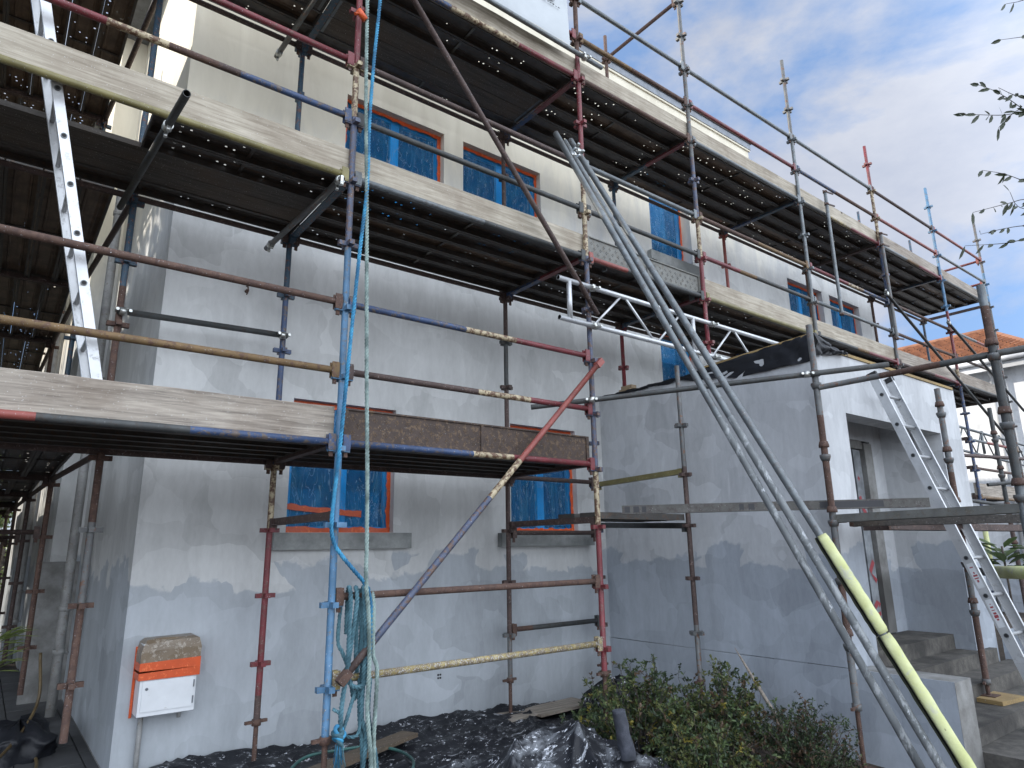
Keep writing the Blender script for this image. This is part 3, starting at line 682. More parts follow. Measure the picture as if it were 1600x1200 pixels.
# transoms
tm = {XA: (TEAL, TEAL), XB: (DBLUE, RED), XC: (TEAL, RED), XD: (DBLUE, TEAL), XE: (BROWN, BROWN), XF: (BROWN, TEAL), XG: (BROWN, BROWN), XP: (TEAL, TEAL)}
for x in (XP, XA, XB, XC, XD, XE, XF, XG):
    for k in (7, 11):
        if x == XP and k == 7: continue
        transom(sc, (x, YI, ZI(k)+LZ), (x, YO, ZI(k)+LZ), *tm[x])
for x in (X0, XA, XB): transom(sc, (x, YI, ZI(3)+LZ), (x, YO, ZI(3)+LZ), BROWN)
for k, mt in ((2, BROWN),): transom(sc, (XA, YI, ZI(k)+LZ), (XA, YO, ZI(k)+LZ), mt)
transom(sc, (XB, YI, ZI(2)+LZ), (XB, YO, ZI(2)+LZ), BROWN); transom(sc, (XS, YI, ZI(3)+.0), (XS, YO, ZI(3)+.04), OLIVE)
transom(sc, (XS, YI, ZI(2)+LZ), (XS, YO, ZI(2)), DGALV)
ledger(sc, (XB, YI, ZI(2)-.02+.5*0), (XS, YI, ZI(2)-.02), [BROWN])
# tubes under the middle lift, sticking out of the deck edge
def ptube(name, p0, p1, mats, cuts=(), coup=(), r=RT):
    o = MB(); o.tube([p0, p1], r, mats, cuts); o = o.build(name, sc)
    d = Vector(p1)-Vector(p0)
    for tt, dd in coup:
        c = coupler(sc, Vector(p0).lerp(Vector(p1), tt), d, dd)
    return o
zz = ZI(7)-.03
ptube('tie_tube', (.60, 3.86, zz), (.50, 5.62, zz), [DGALV], (), [(.235, (1, 0, 0))])
ptube('tie_tube', (1.72, 4.20, zz), (1.66, 5.70, zz), [RGALV], (), [(.03, (1, 0, 0)), (.93, (1, 0, 0))])
ptube('tie_tube', (1.66, 4.35, ZI(11)-.03), (1.62, 5.72, ZI(11)-.03), [RGALV], (), [(.95, (1, 0, 0))])
a, b = U(193, 487, y=5.49), U(443, 524, y=5.49); ptube('tie_tube', a+Vector((-.04, 0, 0)), b+Vector((.03, 0, 0)), [DGALV], (), [(.03, (0, 0, 1)), (.97, (0, 0, 1))])
# braces
a, b = U(612, -60, y=4.19), U(934, 492, y=4.19); ptube('brace', a, b, [BROWN])
a, b = U(937, 566, y=4.19), U(535, 1062, y=4.19); L = (b-a).length
ptube('brace', a, b, [BRICK, CREAM, LILAC, BROWN], (.40, .525, .93))
for q in (a, b):
    mb = MB(); d = (b-a).normalized()*(1 if q == a else -1)
    mb.obox(q-d*.03, q+d*.06, .055, .055, BRICK if q == a else RUST); mb.build('brace_end', sc)
a, b = U(1383, 456, y=4.18), U(1579, 690, y=4.18); ptube('brace', a, b, [DGALV], (), [(.01, (0, 1, 0))])
a, b = U(1481, 503, y=4.18), U(1600, 642, y=4.18); ptube('brace', a, b, [DGALV], (), [(.01, (0, 1, 0))])
# hanging posts in the middle lift
for x0, x1, xm, mt in ((9.22, 9.22, 0, GALV), (10.94, 10.94, 1, RGALV)):
    zt, zb_ = (5.03+H, 3.10+H) if not xm else (4.86+H, 3.05+H)
    mb = MB(); mb.tube([(x0-.04, 4.35-.14, zb_), (x0-.04, 4.35-.14, zt)], RT, [mt])
    for z in (zt, zt-.20, zb_+.02): mb.obox((x0-.10, 4.35-.14, z), (x0+.14, 4.35-.17, z+.012), .012, .022, BROWN); mb.tube([(x0-.04, 4.21, z-.015), (x0-.04, 4.21, z+.015)], .031, [RUST], hollow=False)
    mb.build('hanger_post', sc)

# ------------------------------------------------------------------ planks
PLW = .225; TZ = .062
ORD = ['outermost', 'second', 'middle', 'fourth', 'innermost']
def plank_mesh(L, top, seed, ribs=True):
    """steel plank along +X, origin at one lower corner: top sheet, folded edges, cross stiffeners, end hooks"""
    mb = MB(); w = PLW; h = .06
    prof = [(.022, .0), (.0, .0), (.0, h), (.05, h), (.056, h-.008), (.066, h-.008), (.072, h), (w-.072, h), (w-.066, h-.008), (w-.056, h-.008), (w-.05, h), (w, h), (w, 0), (w-.022, 0)]
    n = len(prof)
    for x in (0, L):
        for y, z in prof: mb.v.append((x, y, z))
    for i in range(n-1):
        mt = top if 2 <= i <= 10 else DKSTEEL
        mb.face([i, i+1, n+i+1, n+i], mt)
    for x in (.0, L-.012): mb.box((x, .004, .004), (x+.012, w-.004, h-.002), DKSTEEL)
    k = max(2, int(L/.8))
    for i in range(1, k): mb.box((L*i/k-.012, .003, h-.022), (L*i/k+.012, w-.003, h-.010), GREYPLANK if (i+seed) % 3 == 0 else DKSTEEL)
    return mb
PM = {}
def plank(x0, x1, y, z, label, group, along='x', top=None, wood_=False, tint=0):
    L = round(abs(x1-x0), 3); top = top or (PERF if tint == 0 else PERFB)
    key = (L, top.name, wood_)
    if key not in PM:
        if wood_:
            mb = MB(); mb.box((0, 0, .01), (L, PLW, .048), WOODDY)
            for e in (.03, L-.055): mb.box((e, -.001, .008), (e+.025, PLW+.001, .05), GALV)
        else: mb = plank_mesh(L, top, len(PM))
        o = mb.build('plank', None, origin=(0, 0, 0)); PM[key] = o.data; bpy.data.objects.remove(o)
    o = bpy.data.objects.new('scaffold_plank', PM[key]); COL.objects.link(o)
    if along == 'x': o.location = (x0, y, z)
    else: o.location = (y+PLW, x0, z); o.rotation_euler = (0, 0, math.pi/2)
    tag(o, label, 'plank', group); return o
bays = [(X0, XA, 'left of the light blue upright'), (XA, XB, 'between the blue and red-cream uprights'),
        (XB, XC, 'just right of the red-cream upright'), (XC, XD, 'fourth bay from the right'), (XD, XE, 'third bay from the right'),
        (XE, XF, 'second bay from the right'), (XF, XG, 'last bay at the right')]
woodset = {(7, 0, 4), (7, 0, 3), (11, 1, 3), (11, 1, 0), (11, 2, 4), (7, 0, 2)}
woodset = {(7, 0, 2), (7, 0, 3), (11, 1, 2), (11, 1, 3), (11, 0, 2)}
for k, nm in ((3, 'lowest deck'), (7, 'middle deck'), (11, 'top deck')):
    for bi, (a, b, bn) in enumerate(bays):
        if k == 3 and bi not in (0, 1, 6): continue
        for i in range(5):
            x0 = a+.02
            if k == 7 and bi == 0 and i < 2: x0 = .50
            if k == 11 and bi == 5 and False: continue
            kind = 'Timber' if (k, bi, i) in woodset else 'Perforated steel'
            e = b-.02
            if bi == 6 and k == 11: e = XG-.3
            plank(x0, e, 4.342+i*.2325, ZI(k)+TZ, f'{kind} plank, {ORD[i]} of the {nm}, {bn}', f'planks of the {nm}', wood_=kind == 'Timber', tint=(bi+i) % 4 == 3)
# toe boards
def toe(x0, x1, k, bn, nm, mat, steel=False, tilt=0.):
    mb = MB(); z0 = ZI(k)+.072; z1 = z0+.222
    if steel:
        m_ = mat; mb.box((x0, 4.300, z0), (x1, 4.306, z1), m_); mb.box((x0, 4.300-.012, z1-.012), (x1, 4.336, z1), m_); mb.box((x0, 4.300-.010, z0-.002), (x1, 4.336, z0+.008), m_)
        n = int((x1-x0)/.8)
        for i in range(0, n+1): xx = x0+(x1-x0-.03)*i/n; mb.box((xx, 4.288, z0+.009), (xx+.03, 4.300, z1-.013), m_)
        # stamped crosses
        i = 0; x = x0+.07
        while x < x1-.06:
            for r_, zz_ in enumerate((.055, .105, .155)):
                xx = x+(.035 if r_ == 1 else 0)
                for a_ in (0, 1):
                    for s_ in (-1, 1):
                        c = .011*s_
                        if a_: mb.box((xx+c-.004, 4.2965, z0+zz_-.0015), (xx+c+.004, 4.300, z0+zz_+.0015), OCHRE if m_ is RUSTPLANK else DGALV)
                        else: mb.box((xx-.0015, 4.2965, z0+zz_+c-.004), (xx+.0015, 4.300, z0+zz_+c+.004), OCHRE if m_ is RUSTPLANK else DGALV)
            x += .085
    else:
        n = 14; pr = None
        for i in range(n+1):
            x = x0+(x1-x0)*i/n; w1 = noise.noise(Vector((x*2, k, 0)))*.004; w2 = noise.noise(Vector((x*3, k, 5)))*.004
            q = [(x, 4.298+w1, z0+w2), (x, 4.298+w1, z1+w2-.003), (x, 4.301+w1, z1+w2), (x, 4.336, z1+w2), (x, 4.336, z0+w2)]
            s = len(mb.v); mb.v += q
            if pr is not None:
                for j in range(5): mb.face([pr+j, s+j, s+(j+1) % 5, pr+(j+1) % 5], mat)
            else: mb.face([s+4-j for j in range(5)], mat)
            pr = s
        mb.face([pr+j for j in range(5)], mat)
    o = mb.build('toe_board'); return tag(o, f'{"Steel plank set on edge" if steel else "Weathered timber toe board"} of the {nm}, {bn}', 'toe board', f'toe boards of the {nm}')
for k, nm in ((3, 'lowest deck'), (7, 'middle deck'), (11, 'top deck')):
    for bi, (a, b, bn) in enumerate(bays):
        if k == 3:
            if bi == 0: toe(a, XA-.03, k, bn, nm, WOODG)
            elif bi == 1: toe(XA+.04, XB-.05, k, bn, nm, RUSTPLANK, True)
            elif bi == 6: toe(a, b-.1, k, bn, nm, WOODG)
            continue
        if k == 7 and bi == 2: toe(a+.04, b-.02, k, bn, nm, GREYPLANK, True); continue
        toe(a+.004, (b-.004) if bi < 6 else b-.35, k, bn, nm, WOOD if bi not in (5, 6) else WOODG)
# loose aluminium channel behind toe board of the middle deck, over the porch
mb = MB(); z = ZI(7)+.29; mb.box((4.6, 4.36, z+.0), (6.02, 4.42, z+.03), GALV); mb.box((4.6, 4.36, z-.26), (4.62, 4.42, z), GALV); mb.box((6.0, 4.36, z-.26), (6.02, 4.42, z), GALV)
o = mb.build('metal_channel'); tag(o, 'grey metal channel lying on the middle deck edge above the porch', 'metal channel')
# low platform planks beside the porch
for i in range(2): plank(XB+.03, XS-.02, 4.30+i*.30, ZI(2)+.07, f'{["Front", "Rear"][i]} short steel plank of the low platform by the porch corner', 'planks of the low platform by the porch')
plank(XB-.0, XB+1.0, 4.95, ZI(2)+.07, 'Short steel plank at the back of the low porch platform, against the wall side', 'planks of the low platform by the porch') if False else None

# ================================================================== side scaffold on the left
ss = thing('scaffold', 'dark side scaffold running back along the left side wall', 'scaffold', (-.1, 8, 0))
SY = [5.54, 7.98, 10.4, 12.86, 15.3]; SXI = [.58, .45, .38, .32, .27]; SXO = [-.69, -.80, -.86, -.9, -.95]
for j in range(1, 5):
    for xx, tag_ in ((SXI[j], 0), (SXO[j], 1)):
        mbz = [RUST, TEAL, RUST][j % 3] if tag_ == 0 else BROWN
        standard(ss, xx, SY[j], .30, ZI(13), [RUST if j == 1 else BROWN, mbz], [ZI(5)], (0, 12), jack=.0)
for j in range(4):
    for k in (3, 7, 11):
        for xs_, mt in ((SXI, BROWN), (SXO, RUST)):
            ledger(ss, (xs_[j], SY[j], ZI(k)+LZ), (xs_[j+1], SY[j+1], ZI(k)+LZ), [mt])
        transom(ss, (SXO[j+1], SY[j+1], ZI(k)+LZ), (SXI[j+1], SY[j+1], ZI(k)+LZ), BROWN)
        if k < 11:
            for kk in (1, 2): ledger(ss, (SXO[j], SY[j], ZI(k+kk)+LZ), (SXO[j+1], SY[j+1], ZI(k+kk)+LZ), [RUST], name='guard_rail')
for j in range(4):
    ledger(ss, (SXO[j+1], SY[j+1], ZI(2)+LZ), (SXI[j+1], SY[j+1], ZI(2)+LZ), [BROWN])
    for k, nm in ((3, 'lowest'), (7, 'middle'), (11, 'top')):
        for i in range(5):
            bn = ['nearest', 'second', 'third', 'farthest'][j]
            o = plank(SY[j]+.06, SY[j+1]+.02, SXI[j+1]-.28-i*.229+.05, ZI(k)+TZ, f'Steel plank, number {i+1} out from the wall, {bn} bay of the side scaffold\'s {nm} deck', 'planks of the side scaffold', 'y', tint=1 if k > 3 else 0)
            o['label'] = f'Steel plank, {["next to the wall", "second from the wall", "in the middle", "second from the outer edge", "at the outer edge"][i]}, {bn} bay of the side scaffold\'s {nm} deck'

# ================================================================== porch tube-and-cup scaffold
ps = thing('scaffold', 'galvanised cup-joint tube scaffold standing in front of the porch', 'scaffold', (6, 2.5, 0))
RC = .0275
def cupstd(x, y, z0, z1, cups, mats, cuts, jackz=None, xt=None, yt=None):
    mb = MB(); xt = x if xt is None else xt; yt = y if yt is None else yt
    P = lambda z: (x+(xt-x)*(z-z0)/(z1-z0), y+(yt-y)*(z-z0)/(z1-z0), z)
    mb.tube([P(z0), P(z1)], RC, mats, [(c-z0)/(z1-z0) for c in cuts])
    for z in cups:
        mb.tube([P(z-.04), P(z-.005), P(z+.012)], .04, [RGALV], hollow=False, rr=[.033, .045, .044])
        mb.tube([P(z+.075), P(z+.09), P(z+.125)], .04, [RUST], hollow=False, rr=[.042, .043, .034])
    o = mb.build('standard', ps)
    if jackz is not None:
        j = MB(); pts = []; rr = []
        for i in range(int((z0-jackz)/.006)): pts.append((x, y, jackz+.006*i)); rr.append(.0165 if i % 2 else .0190)
        j.tube(pts, .018, [RUST], seg=10, hollow=False, rr=rr)
        j.tube([(x, y, z0-.05), (x, y, z0)], .036, [RGALV], hollow=False); j.obox((x-.10, y-.01, z0-.03), (x+.10, y+.03, z0-.03), .02, .02, RUST)
        j.box((x-.075, y-.075, jackz-.006), (x+.075, y+.075, jackz), RUST); jo = j.build('base_jack'); jo.parent = o; jo.location = Vector(jo['_o'])-Vector(ps['_o'])
T1, T2, T3 = (5.52, 2.83), (7.5, 2.6), (5.56, 1.53)
cupstd(*T1, .33, 1.86+H, [1.32+H, .70+H-.0, .16+H, -.30+H, -.80+H], [RGALV, RUST, RGALV, RUST, RGALV], [.75, 1.4, 1.8, 2.6], jackz=-.12)
cupstd(*T2, .30, 1.50+H, [1.24+H, .78+H, .28+H, -.66+H, -.22+H], [RUST, RGALV, RUST, RGALV], [.85, 1.25, 2.2], jackz=.165)
cupstd(*T3, .25, U(1535, 445, x=5.56).z, [1.28+H, .78+H, .28+H, -.22+H], [RGALV, GALV, DGALV, RUST, GALV], [1.0, 1.9, 2.9, 3.2], jackz=-.1)
def pst(p0, p1, mats, cuts=(), name='ledger', r=RT):
    o = MB(); o.tube([p0, p1], r, mats, cuts); return o.build(name, ps)
pst((T1[0], T1[1]-.03, 1.29+H), (T3[0], T3[1]+.03, 1.29+H), [RGALV, RUST, DGALV], (.4, .75))
pst((T3[0], T3[1]-.03, 1.29+H), (5.6, .3, 1.27+H), [DGALV])
pst((T1[0], T1[1], -.95+H), (T1[0], T1[1], -.95+H+.001), [RUST]) if False else None
T4, T5 = (11.0, 3.2), (11.3, 2.7)
cupstd(*T4, -.1, 1.80+H, [1.35+H, .86+H, .36+H, -.14+H], [BROWN, DGALV], [1.8], jackz=None)
cupstd(*T5, -.1, 1.72+H, [.9+H, .3+H], [BRICK], [], jackz=None)
pst((T4[0]-.28, 3.3, .72+H), (T4[0]+1.2, 2.2, .86+H), [DGALV]); pst((9.6, 3.4, .52+H), (T4[0]+.1, 3.2, .44+H), [DGALV]); pst((9.3, 3.35, 1.05+H), (12.0, 3.1, 1.13+H), [BROWN])
# long galvanised tube clamped across the corner
def loose(name, p0, p1, mats, cuts, label, cat='scaffold tube', coup=(), group=None, r=RT, extra=None):
    o = thing(name, label, cat, tuple(Vector(p0)), group); mb = MB(); mb.tube([p0, p1], r, mats, cuts); mb.build('tube', o)
    for tt, dd in coup: coupler(o, Vector(p0).lerp(Vector(p1), tt), Vector(p1)-Vector(p0), dd)
    return o
a = U(925, 625, y=4.21); b = U(1260, 585, x=5.44); d = (b-a)
loose('scaffold_tube', a-d*.30, b+d*.36, [DGALV], (), 'long grey scaffold tube clamped level across the porch corner', coup=[(.30/1.66, (0, 0, 1)), (1.30/1.66, (0, 0, 1))])
# box beam and planks across the porch tower
bm = thing('metal_beam', 'long grey metal beam with black printed marks lying across the low platforms', 'beam', (4.5, 4.1, 1.7))
a, b = Vector((4.62, 4.20, .225+H)), Vector((6.30, 1.95, .225+H)); a = U(972, 797, y=4.2)*1; b = U(1450, 785, y=2.33)
mb = MB(); mb.obox(a, b, .075, .075, paint('grey_beam', (.125, .12, .11), (.07, .06, .055), .55, .6, .2), (0, 0, 1)); mb.build('beam', bm)
dd = (b-a).normalized(); sd = dd.cross(Vector((0, 0, 1)))
mb = MB()
for t0, t1 in ((.01, .028), (.04, .06), (.07, .085), (.40, .415), (.43, .45), (.66, .86)):
    q0, q1 = a.lerp(b, t0), a.lerp(b, t1)
    for s in (1, -1):
        o_ = sd*(.0378*s)
        mb.poly([q0+o_-Vector((0, 0, .026)), q1+o_-Vector((0, 0, .026)), q1+o_+Vector((0, 0, .026)), q0+o_+Vector((0, 0, .026))], INK)
mb.build('printed_mark', bm)
def wplank(name, a, b, w, h, mat, label, cat='plank', grp=None):
    mb = MB(); mb.obox(a, b, w, h, mat); o = mb.build(name)
    mb2 = MB(); a, b = Vector(a), Vector(b); d = (b-a).normalized()
    for q in (a+d*.004, b-d*.034): mb2.obox(q, q+d*.03, w+.006, h+.006, RUST)
    e = mb2.build('end_band'); e.parent = o; e.location = Vector(e['_o'])-Vector(o['_o'])
    return tag(o, label, cat, grp)
wplank('scaffold_plank', (T1[0]+.09, T1[1]+.02, .185+H), (T3[0]+.09, T3[1]-.02, .205+H), .22, .06, GREYPLANK, 'grey plank spanning between the two front posts at ladder height', grp='planks across the porch tower')
wplank('scaffold_plank', (T1[0]+.40, T1[1]+.05, .155+H), (T3[0]+.78, T3[1]+.0, .150+H), .22, .06, WOODDY, 'dark timber plank lying just behind the grey one at ladder height', grp='planks across the porch tower')
wplank('scaffold_plank', (T1[0]+.66, T1[1]-.03, .125+H), (T2[0]+2.6, T2[1]-.55, .09+H), .24, .06, BROWN, 'rusty plank running right behind the ladder at mid height', grp='planks across the porch tower')

# lattice girders
def lattice(x0, x1, y, zt, zb, mat, verts, label, xb=None, r=.021, y1=None, mz=0):
    y1 = y if y1 is None else y1
    P = lambda x, z: (x, y+(y1-y)*(x-x0)/(x1-x0), z)
    g_ = thing('lattice_girder', label, 'lattice girder', P(x0, zb)); mb = MB()
    mb.tube([P(x0, zt), P(x1, zt-mz)], .0242, [mat]); mb.build('top_chord', g_)
    mb = MB(); mb.tube([P(x0, zb), P(x1-.6, zb-mz)], .0242, [mat]); mb.build('bottom_chord', g_)
    for x in verts: mb = MB(); mb.tube([P(x, zb), P(x, zt)], .024, [mat], hollow=False); mb.build('post', g_)
    x = x0+.42; up = True
    while x < x1-.9:
        w_ = .40; mb = MB()
        mb.tube([P(x, zb if up else zt), P(x+w_, zt if up else zb)], .0125, [mat], hollow=False, seg=8); mb.build('brace', g_)
        x += w_+.05; up = not up
    return g_
lg = lattice(3.80, 8.0, 4.195, 2.36+H, 1.98+H, ALU, (3.93, 5.72), 'pale aluminium lattice girder bridging above the porch roof under the middle deck')
coupler(lg, (XB, 4.20, 2.36+H), (1, 0, 0), (0, 0, 1)); coupler(lg, (XB, 4.20, 1.98+H), (1, 0, 0), (0, 0, 1)); coupler(lg, (XC, 4.20, 2.36+H), (1, 0, 0), (0, 0, 1))
coupler(lg, (XC, 4.20, 1.98+H), (1, 0, 0), (0, 0, 1))
lattice(12.9, 18.0, 4.45, 1.98+H, 1.55+H, GALV, (13.0, 14.6, 16.2), 'thin grey lattice girder at the far right end in front of the white house', mz=.1)

# ================================================================== ladders
def ladder(name, label, rails, n, step, rung_r=.014, foot=None, rail_w=.062, rail_t=.026, top_ext=.25, bot_ext=.2, cap=True, open_=False):
    """rails: two (first-hole point), step vector"""
    o = thing(name, label, 'ladder', tuple(rails[0]+step*n))
    d = step.normalized(); across = (rails[1]-rails[0]).normalized(); dep = d.cross(across).normalized()
    for i, p in enumerate(rails):
        mb = MB(); a, b = p-d*top_ext, p+step*(n-1)+d*bot_ext
        M4 = Matrix((d, across, dep)).transposed().to_4x4(); M4.translation = a; L = (b-a).length
        s = 1 if i == 0 else -1
        mb.box((0, -.003, -rail_w/2), (L, .003, rail_w/2), ALU, M4)
        for e in (-1, 1):
            lo, hi = sorted((e*rail_w/2, e*(rail_w/2-.005))); f0, f1 = sorted((s*.003, s*rail_t))
            mb.box((0, f0, lo), (L, f1, hi), ALU, M4)
        r_ = mb.build('rail', o)
        mb = MB(); mb.box((-.01, -.012, -rail_w/2-.004), (.04, .012 if s < 0 else .03, rail_w/2+.004), BLACKEND, M4); mb.build('end_cap', o)
    for k in range(n):
        a, b = rails[0]+step*k, rails[1]+step*k; mb = MB()
        mb.tube([a-across*.006, b+across*.006], rung_r, [ALU], seg=10)
        # dark ring where the hollow rung comes through the rail
        mb.tube([a-across*.009, a-across*.003], rung_r+.003, [GALV], hollow=False, seg=12); mb.tube([a-across*.0105, a-across*.0092], rung_r-.002, [DARKIN], hollow=False, seg=12)
        mb.build('rung', o)
    return o
# leaning on the porch front
sy, sz = .327*math.cos(1.2632), .327*math.sin(1.2632); sx = 0
lp = Vector((6.836, 2.858, 1.4025+H)); stp = Vector((0, -sy, -sz))
ladder('ladder', 'worn aluminium ladder leaning on the porch front beside the entrance steps', (lp, lp+Vector((.38, 0, 0))), 9, stp, .016, rail_w=.085, top_ext=.24, bot_ext=.28)
LO = bpy.data.objects['ladder']
mb = MB(); n_ = Vector((0, -sz, sy)).normalized(); dS = stp.normalized()
for k0, k1 in ((5.15, 5.8), (6.1, 6.8)):
    q0, q1 = lp+stp*k0+Vector((-.0035, 0, 0)), lp+stp*k1+Vector((-.0035, 0, 0)); w_ = n_*.026
    mb.poly([q0-w_, q1-w_, q1+w_, q0+w_], WHITEBOX)
    for j in range(7):
        if random.random() < .25: continue
        c = q0.lerp(q1, (j+.5)/9)+Vector((-.0008, 0, 0)); u_ = dS*random.uniform(.003, .012); v_ = n_*random.uniform(.004, .018); mb.poly([c-u_-v_, c+u_-v_, c+u_+v_, c-u_+v_], REDINK)
mb.build('warning_sticker', LO)
# left ladder through the hatch
s_ = .3027; st_ = Vector((s_*math.cos(1.3444), 0, -s_*math.sin(1.3444))); l0 = Vector((-.078*.991, 4.38, 3.025*.991+H))-st_*6
nr = 14
while (l0+st_*(nr-1)).z < ZI(3)+.25: nr -= 1
ladder('ladder', 'pale aluminium ladder rising from the lowest deck through the hatch at the left', (l0, l0+Vector((0, .395, 0))), nr, st_, .014, rail_w=.055, rail_t=.03, bot_ext=.14)

# ================================================================== leaning tubes
def spatterpole():
    m, t, b, o = nt('spattered_galvanised'); v = coords(t, (1, 1, .45))
    c = mix(t, ramp(t, noi(t, v, 10, 4), [(.3, 0), (.7, 1)]), (.11, .12, .125), (.22, .235, .24))
    c = mix(t, ramp(t, noi(t, v, 13, 8, .72, .4), [(.52, 0), (.60, .8)]), c, (.40, .42, .43))
    c = mix(t, ramp(t, noi(t, v, 30, 5, .6), [(.64, 0), (.67, 1)]), c, (.52, .54, .56))
    t.links.new(c, b.inputs['Base Color']); b.inputs['Roughness'].default_value = .55; return m
def PD(px, py, dep):
    d = CW + CR*((px-800)/F) - CU*((py-600)/F); q = d*dep; return Vector((q.x, q.y, q.z+H))
defs = [((868, 208), 5.45, (1437, 1197), 3.62, 'left of three'), ((882, 221), 5.5, (1469, 1197), 3.55, 'the middle one of three'), ((891, 219), 5.6, (1509, 1197), 3.5, 'right')]
tops = []
for i, (pa, da, pb, db, w_) in enumerate(defs):
    a, b = PD(*pa, da), PD(*pb, db); d = (b-a); tt = (a.z-(-.15))/(a.z-b.z); e = a+d*tt; L = d.length
    if i < 2:
        lab = ['long grey pole spattered with paint, leftmost of three leaning together', 'long grey pole spattered with paint, middle one of three leaning together'][i]
        o = loose('scaffold_tube', a, e, [GALV, spatterpole() if i == 0 else MATS['spattered_galvanised']], (.5/tt*1.1,), lab, group='poles leaning against the scaffold')
        coupler(o, a.lerp(b, .035), d, (1, .3, 0)) if i else None
    else:
        o = loose('scaffold_tube', a, e, [GALV], (), 'long grey pole with yellow foam sleeve on its lower half, leaning against the scaffold', group='poles leaning against the scaffold')
        coupler(o, a.lerp(b, .03), d, (1, 0, .2))
        # foam sleeves
        dn = d.normalized(); view = ((a+b)/2-Vector((0, 0, H))).normalized(); rgt = dn.cross(view).normalized(); toc = rgt.cross(dn).normalized()
        if toc.dot(view) > 0: toc = -toc
        t0 = .733; t1 = .858; t2 = tt
        for s0, s1 in ((t0, t1-.002), (t1, t2-.01)):
            mb = MB(); n = 26; A = []; seg = 18
            # slit faces down-left in the view
            for i2 in range(n+1):
                c = a+d*(s0+(s1-s0)*i2/n); wob = 1+.10*noise.noise(Vector((i2*.6, s0*9, 0)))
                e_ = min(i2, n-i2); 
                if e_ == 0: wob *= .88
                row = []
                for layer, rr_ in ((0, .043*wob), (1, .030)):
                    for k in range(seg+1):
                        an = R(25)+R(310)*k/seg
                        # angle 0 points at the slit direction
                        sl_ = (-rgt*.80+toc*.60) if (rgt.dot(Vector((1, 0, 0))) > 0) else (rgt*.80+toc*.60)
                        ot = dn.cross(sl_).normalized(); sl_ = ot.cross(dn).normalized()
                        row.append(len(mb.v)); mb.v.append(tuple(c+(sl_*math.cos(an)+ot*math.sin(an))*rr_))
                A.append(row)
            m1 = seg+1
            for r0, r1 in zip(A, A[1:]):
                for k in range(seg):
                    mb.face([r0[k], r0[k+1], r1[k+1], r1[k]], FOAM, True); mb.face([r0[m1+k], r1[m1+k], r1[m1+k+1], r0[m1+k+1]], FOAMD, True)
                mb.face([r0[0], r1[0], r1[m1], r0[m1]], FOAMD); mb.face([r0[seg], r0[m1+seg], r1[m1+seg], r1[seg]], FOAMD)
            for r0 in (A[0], A[-1]):
                for k in range(seg): mb.face([r0[k], r0[k+1], r0[m1+k+1], r0[m1+k]], FOAM)
            mb.build('foam_sleeve', o)

# ================================================================== ropes
def catmull(pts, step=.02):
    P = [Vector(p) for p in pts]; P = [P[0]*2-P[1]]+P+[P[-1]*2-P[-2]]; out = []
    for i in range(1, len(P)-2):
        n = max(2, int((P[i+1]-P[i]).length/step))
        for k in range(n):
            t = k/n; a, b, c, d = P[i-1:i+3]
            out.append(.5*((2*b)+(c-a)*t+(2*a-5*b+4*c-d)*t*t+(3*b-a-3*c+d)*t**3))
    out.append(P[-2]); return out
def rope(par, name, pts, mat, r=.011, pitch=.075):
    path = catmull(pts, .014); mb = MB(); prev = None; L = 0; fr = []
    for i, p in enumerate(path):
        d = (path[min(i+1, len(path)-1)]-path[max(i-1, 0)]).normalized()
        if prev is None: a = d.orthogonal().normalized()
        else: a = (prev-d*prev.dot(d)).normalized()
        prev = a; b = d.cross(a)
        if i: L += (p-path[i-1]).length
        fr.append((p, a, b, L))
    for s in range(3):
        pp = [p+(a*math.cos(2*math.pi*(L/pitch+s/3))+b*math.sin(2*math.pi*(L/pitch+s/3)))*r*.60 for p, a, b, L in fr]
        mb.tube(pp, r*.50, [mat], seg=6, hollow=False)
    return mb.build(name, par) if par else mb.build(name)
def Q(px, py, y=4.17): return U(px, py, y=y)
o = rope(None, 'rope', [Q(597, -60), Q(594, 0), Q(584, 100), Q(577, 200), Q(574, 290), Q(562, 395), Q(550, 510), Q(541, 600), Q(532, 690, 4.20), Q(524, 760, 4.22), Q(518, 820, 4.22), Q(522, 848, 4.22), Q(534, 868, 4.2), Q(552, 890), Q(570, 912), Q(578, 935), Q(580, 980), Q(576, 1040)], ROPEB, .014)
tag(o, 'bright blue twisted rope hanging slanted beside the light blue upright', 'rope')
o = rope(None, 'rope', [Q(574, -60), Q(574, 0), Q(572, 150), Q(573, 300), Q(573, 450), Q(573, 600), Q(574, 750), Q(573, 850), Q(572, 910, 4.16), Q(576, 960, 4.15), Q(577, 1040, 4.15), Q(574, 1110, 4.15), Q(579, 1180, 4.15), Q(580, 1260, 4.15)], ROPEG, .0145)
tag(o, 'faded grey-green twisted rope hanging straight down', 'rope')
coil = thing('rope_coil', 'dirty blue-green rope coil hung over the low ledger beside the blue upright', 'rope', (1.95, 4.2, 0)); C_ = lambda px, py, y=4.19: U(px, py, y=y)
rope(coil, 'loop', [C_(541, 990, 4.33), C_(543, 935, 4.32), C_(545, 918, 4.27), C_(548, 930), C_(546, 980), C_(543, 1040), C_(535, 1095), C_(532, 1130), C_(531, 1150)], ROPEC, .0155)
rope(coil, 'loop', [C_(556, 1030, 4.32), C_(558, 940, 4.32), C_(556, 918, 4.27), C_(558, 935), C_(552, 985), C_(545, 1030), C_(544, 1060), C_(552, 1073), C_(565, 1072), C_(573, 1058), C_(572, 1020), C_(570, 960), C_(569, 925, 4.2), C_(568, 917, 4.27), C_(566, 935, 4.32), C_(564, 1000, 4.32), C_(556, 1060, 4.3)], ROPEC, .0155)
